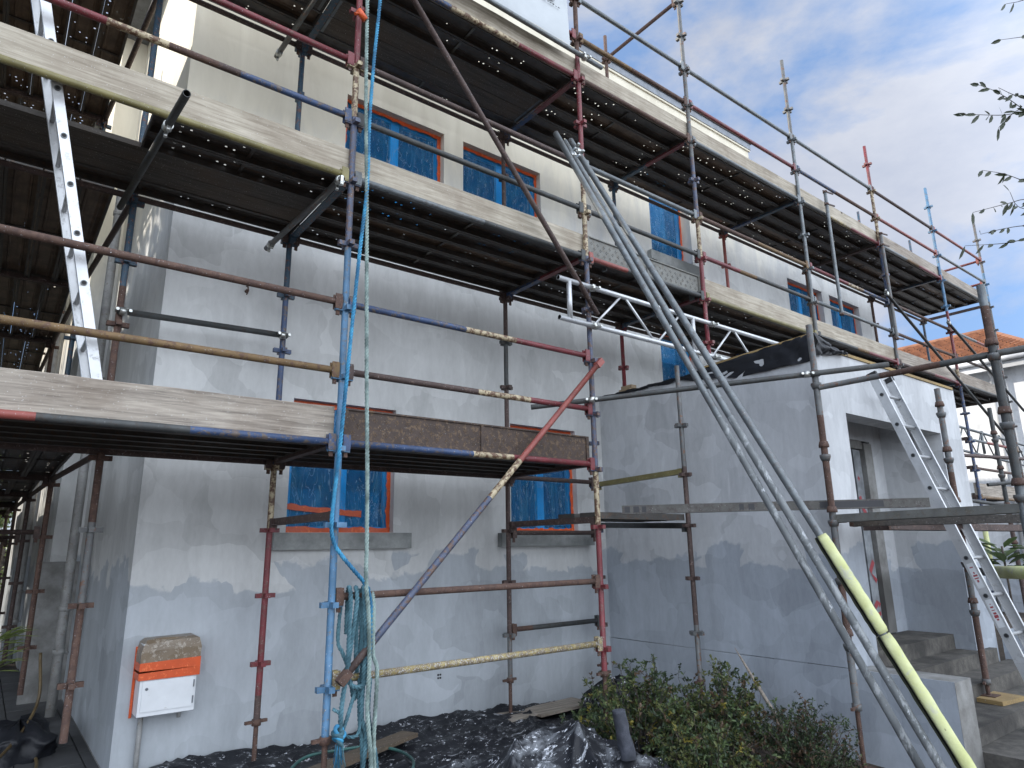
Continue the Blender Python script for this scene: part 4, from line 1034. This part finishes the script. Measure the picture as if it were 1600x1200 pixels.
rope(coil, 'loop', [C_(533, 940, 4.3), C_(528, 1000, 4.28), C_(535, 1020, 4.26), C_(546, 1050, 4.26), C_(552, 1090, 4.25), C_(560, 1080, 4.25), C_(566, 1030, 4.25), C_(563, 960, 4.25), C_(562, 920, 4.27)], ROPEC, .013)
rope(coil, 'loop', [C_(575, 918, 4.27), C_(575, 935, 4.19), C_(572, 1000), C_(568, 1060), C_(565, 1120), C_(572, 1150), C_(567, 1200), C_(560, 1260)], ROPEC, .0155)
rope(coil, 'loop', [C_(582, 925, 4.27), C_(584, 950, 4.17), C_(583, 1020, 4.17), C_(589, 1045, 4.17), C_(587, 1100, 4.17), C_(584, 1160, 4.17), C_(586, 1240, 4.17)], ROPEG, .014)
rope(coil, 'loop', [C_(562, 1060, 4.23), C_(562, 1120, 4.22), C_(566, 1170, 4.22), C_(566, 1250, 4.22)], ROPEC, .0155)
rope(coil, 'loop', [C_(578, 1060, 4.2), C_(575, 1110, 4.2), C_(580, 1150, 4.2), C_(587, 1185, 4.2), C_(588, 1250, 4.2)], ROPEC, .0155)
rope(coil, 'loop', [C_(556, 1078, 4.24), C_(549, 1100, 4.22), C_(543, 1120, 4.2), C_(536, 1140, 4.2)], ROPEC, .013)
rope(coil, 'loop', [C_(520, 1108, 4.22), C_(530, 1114, 4.2), C_(534, 1118, 4.2)], ROPEC, .011)
rope(coil, 'loop', [C_(541, 1150, 4.2), C_(550, 1152, 4.18), C_(560, 1145, 4.18), C_(564, 1110, 4.2)], ROPEC, .011)
kc = C_(530, 1150, 4.18); mb = MB()
for i in range(6):                                                   # knot turns
    pts = []; ax = Vector((random.uniform(-1, 1), random.uniform(-.4, .4), random.uniform(-1, 1))).normalized(); a = ax.orthogonal().normalized(); b = ax.cross(a)
    cz = kc+Vector((random.uniform(-.01, .01), 0, .03-.012*i))
    for k in range(13): an = 2*math.pi*k/12; pts.append(cz+a*math.cos(an)*.026+b*math.sin(an)*.030)
    mb.tube(pts, .0125, [ROPEC if i % 2 else ROPEB], seg=7, hollow=False)
mb.build('knot', coil)
mb = MB()
for i in range(34):
    a = kc+Vector((random.uniform(-.028, .028), random.uniform(-.02, .02), -.05)); L = random.uniform(.08, .15)
    sx_ = random.uniform(-.03, .03); mb.tube([a, a+Vector((sx_*.4, 0, -L*.5)), a+Vector((sx_, random.uniform(-.01, .01), -L))], .0022, [ROPEB if i % 2 else ROPEC], seg=4, hollow=False)
mb.build('frayed_end', coil)

# banner and its pole
bn = thing('banner', 'white advertising banner hung outside the top guard rail', 'banner', (3.9, 4.2, 4.9+H)); mb = MB()
x1b = 4.05; zb0 = 4.93+H; nx, nz = 24, 10
for j in range(nz+1):
    for i in range(nx+1):
        x = .8+(x1b-.8)*i/nx; z = zb0+1.35*j/nz; mb.v.append((x-(.03 if i == nx else 0)*j/nz, 4.175+.010*math.sin(x*3+z*2)+.004*math.sin(x*17), z))
for j in range(nz):
    for i in range(nx): mb.face([j*(nx+1)+i, j*(nx+1)+i+1, (j+1)*(nx+1)+i+1, (j+1)*(nx+1)+i], BANNER, True)
mb.build('cloth', bn)
fc = bpy.data.curves.new('lettering', 'FONT'); fc.body = 'RC'; fc.size = .30; fc.extrude = .001; to = bpy.data.objects.new('tmp', fc); COL.objects.link(to)
dg = bpy.context.evaluated_depsgraph_get(); me = bpy.data.meshes.new_from_object(to.evaluated_get(dg)); bpy.data.objects.remove(to)
me.materials.clear(); me.materials.append(INK)
q = U(872, 7, y=4.155)
lo = bpy.data.objects.new('lettering', me); COL.objects.link(lo); lo.parent = bn; lo.location = Vector((q.x-.42, 4.158, q.z+.015))-Vector(bn['_o']); lo.rotation_euler = (R(90), 0, 0)
mb = MB()
for i in range(11):
    x = q.x-.36+i*.036; mb.box((x, 4.158, q.z-.035), (x+.022, 4.160, q.z-.030+.006*(i % 3)), INK)
mb.build('small_print', bn)
a, b = U(797, 20, y=4.165), U(940, 106, y=4.2); d = b-a; loose('scaffold_tube', a-d*1.6, b, [GALV], (), 'grey tube along the bottom edge of the white banner', coup=[(.92, (0, 0, 1))])
mb = MB(); q = U(566, 24, y=4.17); mb.tube([q+Vector((-.035, 0, .03)), q+Vector((.03, 0, -.03))], .026, [TAPE], seg=12, hollow=False); mb.tube([q+Vector((-.06, 0, -.02)), q+Vector((.0, 0, .03)), q+Vector((.02, .05, .03))], .012, [TAPE], seg=6, hollow=False)
o = mb.build('orange_reel'); tag(o, 'small orange plastic clip on the red part of the upright', 'clip')

# ================================================================== plastic sheeting, rags, boards on the ground
def sheetmesh(name, x0, x1, y0, y1, fn, mat, nx=70, ny=50, edge=.08, seed=0, label='', cat='plastic sheet', thick=False):
    mb = MB(); rows = []
    for j in range(ny+1):
        for i in range(nx+1):
            u, v = i/nx, j/ny; x = x0+(x1-x0)*u; y = y0+(y1-y0)*v
            ex = edge*noise.noise(Vector((v*7+seed, 1, seed))); ey = edge*noise.noise(Vector((u*7+seed, 2, seed)))
            x += ex*(1-2*u); y += ey*(1-2*v)
            mb.v.append((x, y, fn(x, y, u, v)))
    for j in range(ny):
        for i in range(nx): mb.face([j*(nx+1)+i, j*(nx+1)+i+1, (j+1)*(nx+1)+i+1, (j+1)*(nx+1)+i], mat, True)
    o = mb.build(name); return tag(o, label, cat)
def ridge(x, y, s, seed): return 1-abs(noise.noise(Vector((x*s, y*s, seed)))*2)
def f1(x, y, u, v):
    r = ridge(x*.6+y*.5, y*1.5-x*.5, 1.7, 1)**4*.055+ridge(x*.5-y*.4, y*1.6+x*.6, 3.1, 4)**5*.035+noise.noise(Vector((x*1.5, y*1.5, 0)))*.025
    near = max(0, 1-abs(y-5.72)/.15)*.05*(.5+noise.noise(Vector((x*1.2, 0, 9))))
    return gz(x, y)-.005+max(0, r)+near
sheetmesh('plastic_sheet', 1.15, 5.6, 3.9, 5.78, f1, PLASTIC, 120, 60, .10, 1, 'crumpled black plastic sheet spattered with white paint along the wall foot')
def f2(x, y, u, v):
    hump = .20*math.exp(-((x-3.45)**2/.10+(y-3.85)**2/.06))+.12*math.exp(-((x-2.95)**2/.12+(y-3.95)**2/.06))+.13*math.exp(-((x-3.75)**2/.05+(y-3.55)**2/.05))
    e = min(1, min(u, 1-u, v, 1-v)*7)
    return gz(x, y)+.015+e*(hump+max(0, ridge(x*.8+y*.6, y-x*.4, 1.5, 7)**4*.13)+ridge(x, y, 3.2, 2)**6*.05)
sheetmesh('tarpaulin', 2.2, 4.05, 3.15, 4.45, f2, PLASTIC2, 90, 70, .14, 5, 'heaped dark tarpaulin smeared with white paint in front of the shrubs', 'tarpaulin')
def heap(name, cx, cy, z0, rx, ry, h, mat, label, cat='plastic sheet', seed=0, lean=0):
    mb = MB(); nu, nv = 40, 18
    for j in range(nv+1):
        for i in range(nu):
            a = 2*math.pi*i/nu; f = j/nv; n_ = noise.noise(Vector((math.cos(a)*2+seed, math.sin(a)*2, f*2)))*.45+noise.noise(Vector((math.cos(a)*6+seed, math.sin(a)*6, f*6)))*.16
            rr_ = math.cos(f*math.pi/2)**.6*(1+n_); zz_ = z0+h*math.sin(f*math.pi/2)*(1+.3*noise.noise(Vector((math.cos(a)*3, math.sin(a)*3, seed+f*3))))
            mb.v.append((cx+rx*rr_*math.cos(a)+lean*f, cy+ry*rr_*math.sin(a), zz_))
    for j in range(nv):
        for i in range(nu): i2 = (i+1) % nu; mb.face([j*nu+i, j*nu+i2, (j+1)*nu+i2, (j+1)*nu+i], mat, True)
    return tag(mb.build(name), label, cat)
q = U(975, 1085, z=-1.5); 
heap('plastic_sheet', 5.15, 5.05, -.16, .36, .26, .38, PLASTIC, 'bunched black plastic lump standing by the wall behind the shrubs', seed=3)
q = U(100, 1190, y=4.9); heap('plastic_sheet', .42, 4.95, -.03, .20, .16, .26, PLASTIC2, 'crumpled clear-topped plastic bundle at the foot of the corner post', seed=8)
heap('plastic_sheet', .42, 7.0, -.02, .26, .36, .26, PLASTICR, 'black plastic heap against the side wall beside the downpipe', seed=5)
heap('plastic_sheet', -.75, 8.3, -.02, .5, .6, .22, PLASTIC2, 'pile of dirty plastic beneath the side scaffold', seed=15)
heap('plastic_sheet', -1.3, 10.4, -.02, .9, 1.1, .55, PLASTICR, 'dark heap of rubbish far back under the side scaffold', 'rubbish heap', seed=25)
def slab(name, c, lx, ly, h, rz, mat, label, cat='board'):
    mb = MB(); M4 = Matrix.Rotation(rz, 4, 'Z'); M4.translation = Vector(c); mb.box((-lx/2, -ly/2, 0), (lx/2, ly/2, h), mat, M4); return tag(mb.build(name), label, cat)
q = U(890, 1088, z=-1.56); slab('board', (4.78, 5.50, -.03), .75, .32, .025, R(4), WOODG, 'whitish paint-covered board lying by the wall near the shrubs')
slab('board', (2.35, 4.95, .075), 1.3, .16, .03, R(24), WOODD, 'brown timber plank lying on the black sheet behind the hanging ropes')
q = U(800, 1118, z=-1.6); slab('sole_board', (4.23, 5.50, -.022), .36, .3, .02, R(8), WOODG, 'flat sole board under the upright by the wall')
slab('sole_board', (7.52, 2.55, .122), .42, .30, .035, R(-8), WOODY, 'yellow plywood sole board on the steps under a post')
slab('sole_board', (.40, 7.9, .014), .55, .3, .02, R(5), WOODY, 'muddy sole board under the second side post')
mb = MB(); pts = catmull([U(q[0], q[1], z=-1.47) for q in ((440, 1235), (452, 1205), (480, 1182), (530, 1172), (580, 1166), (620, 1172), (643, 1185), (645, 1200), (630, 1230))], .04); mb.tube(pts, .011, [HOSE], seg=8, hollow=False); tag(mb.build('hose'), 'thin green hose curved on the black sheet under the ropes', 'hose')
mb = MB(); pts = catmull([Vector((.50, 7.1, .75)), Vector((.52, 7.05, .35)), Vector((.30, 6.6, .10)), Vector((-.02, 6.2, .03)), U(22, 1130, z=-1.52), U(42, 1160, z=-1.52), U(57, 1190, z=-1.52), U(50, 1215, z=-1.52)], .05); mb.tube(pts, .012, [HOSEY], seg=8, hollow=False); tag(mb.build('hose'), 'brown hose trailing over the paving at the left corner', 'hose')
a = U(988, 1120, y=3.75); mb = MB(); M4 = Matrix.Rotation(R(-4), 4, 'Y'); M4.translation = U(985, 1172, y=3.45); q = M4.translation
pr = None
for i in range(13):
    row = []
    for k in range(10):
        an = 2*math.pi*k/10; s = (.058-.0008*i)*(1+.35*noise.noise(Vector((i*.25, k*1.1, 3)))); row.append(len(mb.v)); mb.v.append((q.x-.02+s*math.cos(an)*1.1-.006*i, q.y+s*math.sin(an)*.7, q.z-.05+.026*i))
    if pr:
        for k in range(10): mb.face([pr[k], pr[(k+1) % 10], row[(k+1) % 10], row[k]], CLOTH, True)
    pr = row
mb.face(pr, CLOTH); tag(mb.build('cloth_roll'), 'upright roll of dark grey cloth poking out of the shrubs', 'cloth roll')
a, b = U(1148, 1012, y=3.75), U(1186, 1075, y=3.5); d = b-a; mb = MB(); mb.tube([a, a+d*.35, a+d, a+d*2.2], .012, [WOODG], rr=[.003, .010, .016, .017], seg=8, hollow=False); tag(mb.build('wooden_stake'), 'pointed wooden stake leaning in the shrubs against the porch wall', 'stake')
# bricks and plastic on the porch roof
mb = MB(); q = (5.98, 5.42, pz); mb.box((q[0]-.06, q[1]-.1, pz), (q[0]+.10, q[1]+.10, pz+.035), BRICKM); mb.box((q[0]-.04, q[1]-.08, pz+.036), (q[0]+.09, q[1]+.1, pz+.075), BRICKM); mb.box((q[0]-.02, q[1]-.09, pz+.076), (q[0]+.07, q[1]+.08, pz+.118), BRICKM)
tag(mb.build('packing_blocks'), 'small stack of brown packing blocks under a red post on the porch roof', 'blocks')
mb = MB(); nx, ny = 50, 10; ys_ = 5.75; ye = 2.98       # plastic over the porch roof edge and its upstand
def up_h(v): return 0.03 if v < .46 else .03+.095*min(1, (v-.46)/.5)
for i in range(nx+1):
    v = i/nx; y = ys_+(ye-ys_)*v; hgt = up_h(v)+.01*noise.noise(Vector((v*20, 0, 0)))
    drop = -.05*max(0, noise.noise(Vector((v*9, 3, 0))))-.01-(.12 if v > .45 else 0)*min(1, (v-.45)*4) if v > 0 else 0
    for j in range(ny+1):
        t_ = j/ny; w_ = noise.noise(Vector((v*16, t_*5, 2)))*.03+ridge(v*4, t_*2+v*6, 2.4, 3)**4*.03
        if t_ < .6: z = pz+drop+(hgt-drop)*t_/.6; x = PX-.012+w_-.012
        else: z = pz+hgt-.02*(t_-.6); x = PX-.02+(t_-.6)*1.1+w_
        mb.v.append((x, y, z))
for i in range(nx):
    for j in range(ny): mb.face([i*(ny+1)+j, i*(ny+1)+j+1, (i+1)*(ny+1)+j+1, (i+1)*(ny+1)+j], PLASTICR, True)
tag(mb.build('plastic_sheet'), 'black plastic draped over the upstand along the porch roof edge', 'plastic sheet')
mb = MB(); mb.obox((PX+.02, 4.25, pz+.07), (PX+.02, 3.02, pz+.125), .04, .02, WOODY); tag(mb.build('timber_batten'), 'thin timber batten topping the plastic-covered upstand on the porch roof', 'batten')
mb = MB(); mb.box((6.1, 2.985, pz+.001), (9.1, 3.02, pz+.03), WOODY); tag(mb.build('timber_batten'), 'pale batten along the front edge of the porch roof', 'batten')
mb = MB(); nx, ny = 26, 12
for i in range(nx+1):
    u = i/nx
    for j in range(ny+1):
        v = j/ny; mb.v.append((5.86+u*.55, 2.99-.03*math.sin(v*3)+noise.noise(Vector((u*6, v*4, 1)))*.04-.02, pz+.125-.125*u-.22*v*(1-u)+noise.noise(Vector((u*9, v*6, 5)))*.02))
for i in range(nx):
    for j in range(ny): mb.face([i*(ny+1)+j, i*(ny+1)+j+1, (i+1)*(ny+1)+j+1, (i+1)*(ny+1)+j], PLASTICR, True)
tag(mb.build('plastic_sheet'), 'loose flap of black plastic at the front corner of the porch roof', 'plastic sheet')
a = U(1452, 563+19, y=2.99)
# ================================================================== plants
def leaf(mb, p, d, n, L, w, mat):
    s = d.cross(n).normalized()*w; m_ = p+d*L*.5; f = n*(w*.35)
    k = len(mb.v); q1, q2 = p+d*L*.28, p+d*L*.68
    mb.v += [tuple(p), tuple(q1-s*.85+f), tuple(q2-s*.85+f), tuple(p+d*L), tuple(q2+s*.85+f), tuple(q1+s*.85+f), tuple(q1), tuple(q2)]
    mb.face([k, k+1, k+6], mat); mb.face([k+1, k+2, k+7, k+6], mat); mb.face([k+2, k+3, k+7], mat); mb.face([k+7, k+3, k+4], mat); mb.face([k+6, k+7, k+4, k+5], mat); mb.face([k, k+6, k+5], mat)
def rv(): return Vector((random.gauss(0, 1), random.gauss(0, 1), random.gauss(0, 1))).normalized()
def shrub(cx, cy, z0, rx, ry, h, nst, label, pal, lsz=.026, dens=1., seed=1):
    random.seed(seed); o = thing('shrub', label, 'shrub', (cx, cy, z0)); st = MB(); fo = MB()
    for s in range(nst):
        a = random.uniform(0, 2*math.pi); q = math.sqrt(random.random()); tip = Vector((cx+rx*q*math.cos(a), cy+ry*q*math.sin(a), z0+h*(.55+.5*random.random())*math.sqrt(max(.12, 1-q*q*.85))))
        base = Vector((cx+rx*.25*q*math.cos(a), cy+ry*.25*q*math.sin(a), z0)); mid = base.lerp(tip, .5)+Vector((random.uniform(-.05, .05), random.uniform(-.05, .05), .05))
        pts = catmull([base, mid, tip], .06); n = len(pts)
        st.tube(pts, .004, [BARK], seg=5, hollow=False, rr=[.0055*(1-.75*i/n) for i in range(n)])
        for i in range(n):
            if i/n < .35: continue
            for b in range(2):
                if random.random() > .8*dens: continue
                d = (rv()+Vector((0, 0, .6))).normalized(); L = random.uniform(.04, .12); e = pts[i]+d*L
                st.tube([pts[i], e], .0016, [BARK], seg=3, hollow=False)
                pm = random.choices(pal, [5, 5, 5, .7, 1.2])[0] if len(pal) == 5 else random.choice(pal)
                for c_ in range(3):
                    cp = pts[i].lerp(e, .4+.3*c_)
                    for l in range(4):
                        dd_ = (d*.7+rv()).normalized(); nn = (rv()+Vector((0, 0, 1.2))).normalized(); sz = lsz*random.uniform(.7, 1.25)
                        leaf(fo, cp, dd_, nn, sz, sz*.24, pm if random.random() < .85 else random.choice(pal[:3]))
    st.build('stem', o); fo.build('foliage', o); return o
pal1 = [LEAF[1], LEAF[0], LEAF[2], LEAF[3], LEAF[4]]
shrub(4.42, 4.10, -.15, .64, .50, .74, 80, 'azalea-like shrub with yellowing olive leaves in front of the wall corner', pal1, .034, .9, 3)
shrub(4.32, 3.35, -.17, .50, .45, .48, 75, 'low olive-green shrub at the bottom edge right of the tarpaulin', pal1, .033, 1., 4)
shrub(4.98, 3.72, -.17, .50, .55, .70, 90, 'tall loose green shrub growing against the porch wall', pal1, .032, .9, 5)
shrub(5.0, 3.0, -.2, .36, .40, .56, 110, 'dense dark shrub with small leaves nearest the concrete cheek wall', [LEAF[2], LEAF[2], LEAF[1], LEAF[4]], .024, 1., 6)
# tree leaning in at the upper right, trunk outside the picture
random.seed(12)
tr = thing('tree', 'tree whose leafy branch tips reach in at the upper right edge', 'tree', (5.9, .7, -.1))
bk = MB(); bk.tube(catmull([Vector((6.3, .3, -.2)), Vector((6.25, .35, 2)), Vector((6.15, .4, 4)), Vector((6.0, .5, 5.5))], .3), .07, [BARK], seg=10, rr=None, hollow=False); bk.build('trunk', tr)
fo = MB(); bc = MB(); TD = 5.2
def twig(path, n, L=.115):
    P = catmull([PD(x, y, TD+dz) for x, y, dz in path], .03)
    bc.tube(P, .004, [BARK], seg=5, hollow=False, rr=[.006*(1-.75*i/len(P)) for i in range(len(P))])
    n = int(n*1.5)
    for i in range(n):
        p = P[int((len(P)-1)*max(0, 1-(i+random.random()*2-.3)/n*.95)) if i else -1]
        dr = (P[-1]-P[0]).normalized(); down = Vector((0, 0, -1)); sd_ = random.choice((-1, 1))
        d = (dr*random.uniform(.3, .9)+down*random.uniform(.05, .9)+CR*random.uniform(-.3, .3)+CW*random.uniform(-.3, .3)+Vector((0, 0, .25))*(sd_ > 0)).normalized()
        leaf(fo, p, d, (CW*-1+rv()*.7).normalized(), L*random.uniform(.7, 1.2), L*.135, LEAFSKY)
twig([(1680, 235, .3), (1600, 172, .1), (1560, 145, 0), (1530, 133, 0)], 15); twig([(1700, 200, .2), (1610, 178, 0), (1560, 180, 0), (1500, 178, -.1)], 17)
twig([(1640, 160, .2), (1590, 150, 0), (1560, 137, 0)], 9); twig([(1660, 190, .2), (1600, 170, .1), (1570, 190, 0), (1560, 200, 0)], 9)
twig([(1680, 60, .2), (1620, 55, 0), (1595, 58, 0), (1565, 62, 0)], 7); twig([(1650, -20, .2), (1600, 0, 0), (1572, 6, 0)], 7)
twig([(1690, 300, .2), (1610, 285, 0), (1570, 272, 0), (1535, 266, 0)], 15); twig([(1680, 330, .2), (1610, 312, 0), (1575, 318, 0), (1520, 332, 0)], 12)
twig([(1700, 350, .1), (1610, 352, 0), (1570, 357, 0), (1532, 366, -.1)], 8, .10); twig([(1700, 380, .1), (1620, 372, 0), (1570, 380, 0), (1508, 384, -.1)], 9, .105)
twig([(1680, 345, .2), (1620, 330, 0), (1590, 322, 0), (1578, 300, 0)], 8, .1)
for i in range(14): twig([(1760+random.uniform(-20, 60), random.uniform(-100, 420), .3), (1700, random.uniform(-80, 400), .1), (1650+random.uniform(0, 30), random.uniform(-60, 390), 0)], 14)
bc.tube([PD(1680, 60, TD+.2), PD(1720, 200, TD+.2), Vector((6.1, .42, 4.5))], .02, [BARK], seg=6, hollow=False); bc.tube([PD(1690, 300, TD+.2), PD(1720, 340, TD+.2), Vector((6.2, .38, 3.2))], .02, [BARK], seg=6, hollow=False)
bc.build('branch', tr); fo.build('foliage', tr)
# crowns: background trees and hedge
def crown(cx, cy, cz, rx, ry, rz, n, pal, L, seed, trunk=None, label='', name='tree', cat='tree'):
    random.seed(seed); o = thing(name, label, cat, (cx, cy, 0)); mb = MB()
    cl_ = [(rv(), random.random()**.4) for _ in range(int(n/30))]
    for v_, q in cl_:
        c = Vector((cx+v_.x*rx*q, cy+v_.y*ry*q, cz+v_.z*rz*q)); pm = random.choice(pal)
        for k in range(30):
            p = c+rv()*random.random()*L*3.2; leaf(mb, p, rv(), (rv()+Vector((0, 0, .8))).normalized(), L*random.uniform(.7, 1.3), L*.3, pm if random.random() < .8 else random.choice(pal))
    mb.build('foliage', o); mb = MB()
    mb.tube([(cx, cy, -.2), (cx+.1, cy, cz*.5), (cx, cy, cz+rz*.3)], .1, [BARK], seg=8, hollow=False, rr=[.12, .09, .03])
    for k in range(7): v_ = rv(); mb.tube([(cx, cy, cz*.5+.1*k), (cx+v_.x*rx*.8, cy+v_.y*ry*.8, cz+v_.z*rz*.6)], .03, [BARK], seg=5, hollow=False)
    mb.build('trunk', o); return o
crown(-1.6, 21, 2.6, 2.2, 2, 2.4, 9000, [LEAFBR, LEAF[1], LEAF[0]], .12, 2, label='sunlit green tree beyond the far end of the side scaffold')
crown(-4.5, 17, 2.4, 2.0, 2, 2.2, 6000, [LEAF[1], LEAF[2], LEAFBR], .12, 3, label='darker green tree at the left beyond the side scaffold')
crown(.5, 30, 2.5, 3, 2, 3, 6000, [LEAFBR, LEAF[1]], .14, 33, label='distant tree glimpsed between the white wall and the scaffold posts')
for i_, (cx, cy) in enumerate(((-4.6, 12.0), (-6.6, 15.4), (-8.6, 19.0), (-4.4, 8.6))):  # trees added at the left to keep low sun off the side wall
    crown(cx, cy, 4.9, 1.7, 2.3, 4.6, 6500, [LEAF[1], LEAF[0], LEAFBR], .30, 50+i_, label=['broad green tree outside the left edge beside the side scaffold, second from the front', 'tall green tree left of the side scaffold, third from the front', 'farthest green tree in the row left of the house', 'nearest green tree of the row left of the house'][i_])
hd = MB(); random.seed(9)
for i in range(9000):
    x = random.uniform(12.5, 17); y = random.uniform(-.5, 3.6); z = random.uniform(-.1, 1.35)
    if random.random() < .7: x = 12.5+random.random()*.3
    leaf(hd, Vector((x, y, z)), rv(), (rv()+Vector((-.8, 0, .6))).normalized(), random.uniform(.06, .1), .02, random.choice([LEAF[2], LEAF[2], LEAF[1]]))
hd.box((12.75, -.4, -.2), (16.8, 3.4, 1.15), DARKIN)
hg = thing('hedge', 'dark green hedge beyond the steps at the right edge', 'hedge', (14, 1.5, 0)); hd.build('foliage', hg)
def plant(cx, cy, cz, n, L, w, mat, label, seed, spread=1.):
    random.seed(seed); mb = MB()
    for i in range(n):
        a = random.uniform(0, 2*math.pi); d = Vector((math.cos(a)*spread, math.sin(a)*spread, random.uniform(.2, 1))).normalized(); b0 = Vector((cx, cy, cz+random.uniform(0, .25)))
        leaf(mb, b0+d*.05, (d+Vector((0, 0, -.3))).normalized(), Vector((0, 0, 1)), L*random.uniform(.7, 1.2), w, mat)
    mb.tube([(cx, cy, cz-.45), (cx, cy, cz+.25)], .012, [BARK], seg=6, hollow=False); return tag(mb.build('plant'), label, 'plant')
q = U(8, 1030, y=6.2); plant(q.x-.08, 6.2, q.z-.1, 60, .20, .016, LEAFBR, 'spiky pale green plant at the left edge among the plastic', 4)
q = U(1570, 880, y=3.0); plant(q.x, 3.0, q.z-.05, 26, .30, .055, LEAF[1], 'broad-leaved green plant behind the ladder at the right', 5)
mb = MB(); a, b = U(1525, 893, y=2.9), U(1600, 895, y=2.2); d = b-a; mb.obox(a, b+d*.3, .05, .08, DGALV); mb.tube([a+d*.5, b+d*.3], .06, [FOAM], hollow=False); tag(mb.build('padded_rail'), 'dark rail wrapped in yellow foam behind the ladder at the right', 'rail')
mb = MB(); q = U(1543, 850, y=3.3); mb.tube([(q.x, 3.3, q.z-.35), (q.x, 3.3, q.z+.22)], .03, [FOAM], hollow=False); mb.tube([(q.x+.03, 3.3, q.z-.4), (q.x+.03, 3.3, q.z+.34)], .02, [ALU], hollow=False); mb.tube([(q.x+.0, 3.3, q.z-1.2), (q.x+.03, 3.3, q.z-.4)], .022, [DGALV], hollow=False)
tag(mb.build('padded_post'), 'short post padded with yellow foam in the gap right of the porch', 'post')
# ================================================================== neighbouring house
nb = thing('house', 'white neighbouring house with orange tiled roof at the right edge', 'house', (20, 8, 0)); WX = 20.; EZ = 4.33+H
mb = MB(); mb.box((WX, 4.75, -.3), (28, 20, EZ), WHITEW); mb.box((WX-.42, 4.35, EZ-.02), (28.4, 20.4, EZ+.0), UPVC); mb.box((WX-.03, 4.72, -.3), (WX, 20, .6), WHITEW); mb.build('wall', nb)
mb = MB(); mb.tube([(WX-.48, 4.3, EZ+.05), (WX-.48, 20, EZ+.05)], .07, [UPVC], hollow=False); mb.box((WX-.42, 4.35, EZ-.18), (WX-.39, 20.4, EZ), UPVC); mb.build('gutter', nb)
AP = Vector((23.5, 6.56, 6.2+H)); rb = Vector((23.5, 20, 6.2+H)); e0, e1 = Vector((WX-.48, 4.3, EZ+.08)), Vector((WX-.48, 20.4, EZ+.08))
mb = MB(); rows = 16                                                    # stepped tile courses
for i in range(rows):
    t0, t1 = i/rows, (i+1)/rows; la, lb = e0.lerp(AP, t0), e1.lerp(rb, t0); ua, ub = e0.lerp(AP, t1), e1.lerp(rb, t1); up_ = Vector((-.02, 0, .045)); n = int((lb.y-la.y)/.30)
    for k in range(n):
        s0, s1 = k/n, (k+.94)/n; j_ = Vector((0, 0, random.uniform(0, .012)))
        a, b, c_, d_ = la.lerp(lb, s0)+up_+j_, la.lerp(lb, s1)+up_+j_, ua.lerp(ub, s1), ua.lerp(ub, s0); m0, m1 = a.lerp(b, .5)+Vector((0, 0, .035)), d_.lerp(c_, .5)+Vector((0, 0, .03))
        mb.poly([a, m0, m1, d_], TILE); mb.poly([m0, b, c_, m1], TILE); mb.poly([a-up_*1.2, m0-up_*1.2, m0, a], TILE); mb.poly([m0-up_*1.2, b-up_*1.2, b, m0], TILE)
mb.poly([e0, e1, rb, AP], BROWN); mb.poly([e0, AP, Vector((28.4, 4.3, EZ+.08))], TILE); mb.poly([AP, rb, Vector((28.4, 20.4, EZ+.08)), Vector((28.4, 4.3, EZ+.08))], TILE); mb.tube([AP, rb], .10, [TILE], hollow=False, seg=8); mb.tube([e0, AP], .09, [TILE], hollow=False, seg=8)
mb.build('roof', nb)
q = U(1590, 860, x=WX-.02); mb = MB(); mb.box((WX-.06, q.y-.6, .9), (WX-.001, q.y+.9, 2.5), UPVC); mb.box((WX-.07, q.y-.5, 1.0), (WX-.061, q.y+.8, 2.4), WHITEW); mb.box((WX-.14, q.y-.7, .80), (WX-.001, q.y+1.0, .88), WHITEW); mb.build('window', nb)
for px in (1558, 1577):
    q = U(px, 640, x=WX-.1); mb = MB(); mb.tube([(WX-.1, q.y, 0), (WX-.1, q.y, EZ-.3), (WX-.4, q.y, EZ)], .05, [UPVC], hollow=False, seg=8); mb.build('downpipe', nb)
mb = MB(); mb.box((14.2, 9, -.2), (20, 9.2, 3.4), WHITEW); tag(mb.build('boundary_wall'), 'white wall linking the two houses at the far right', 'wall')

for o in bpy.data.objects:
    if '_o' in o: del o['_o']
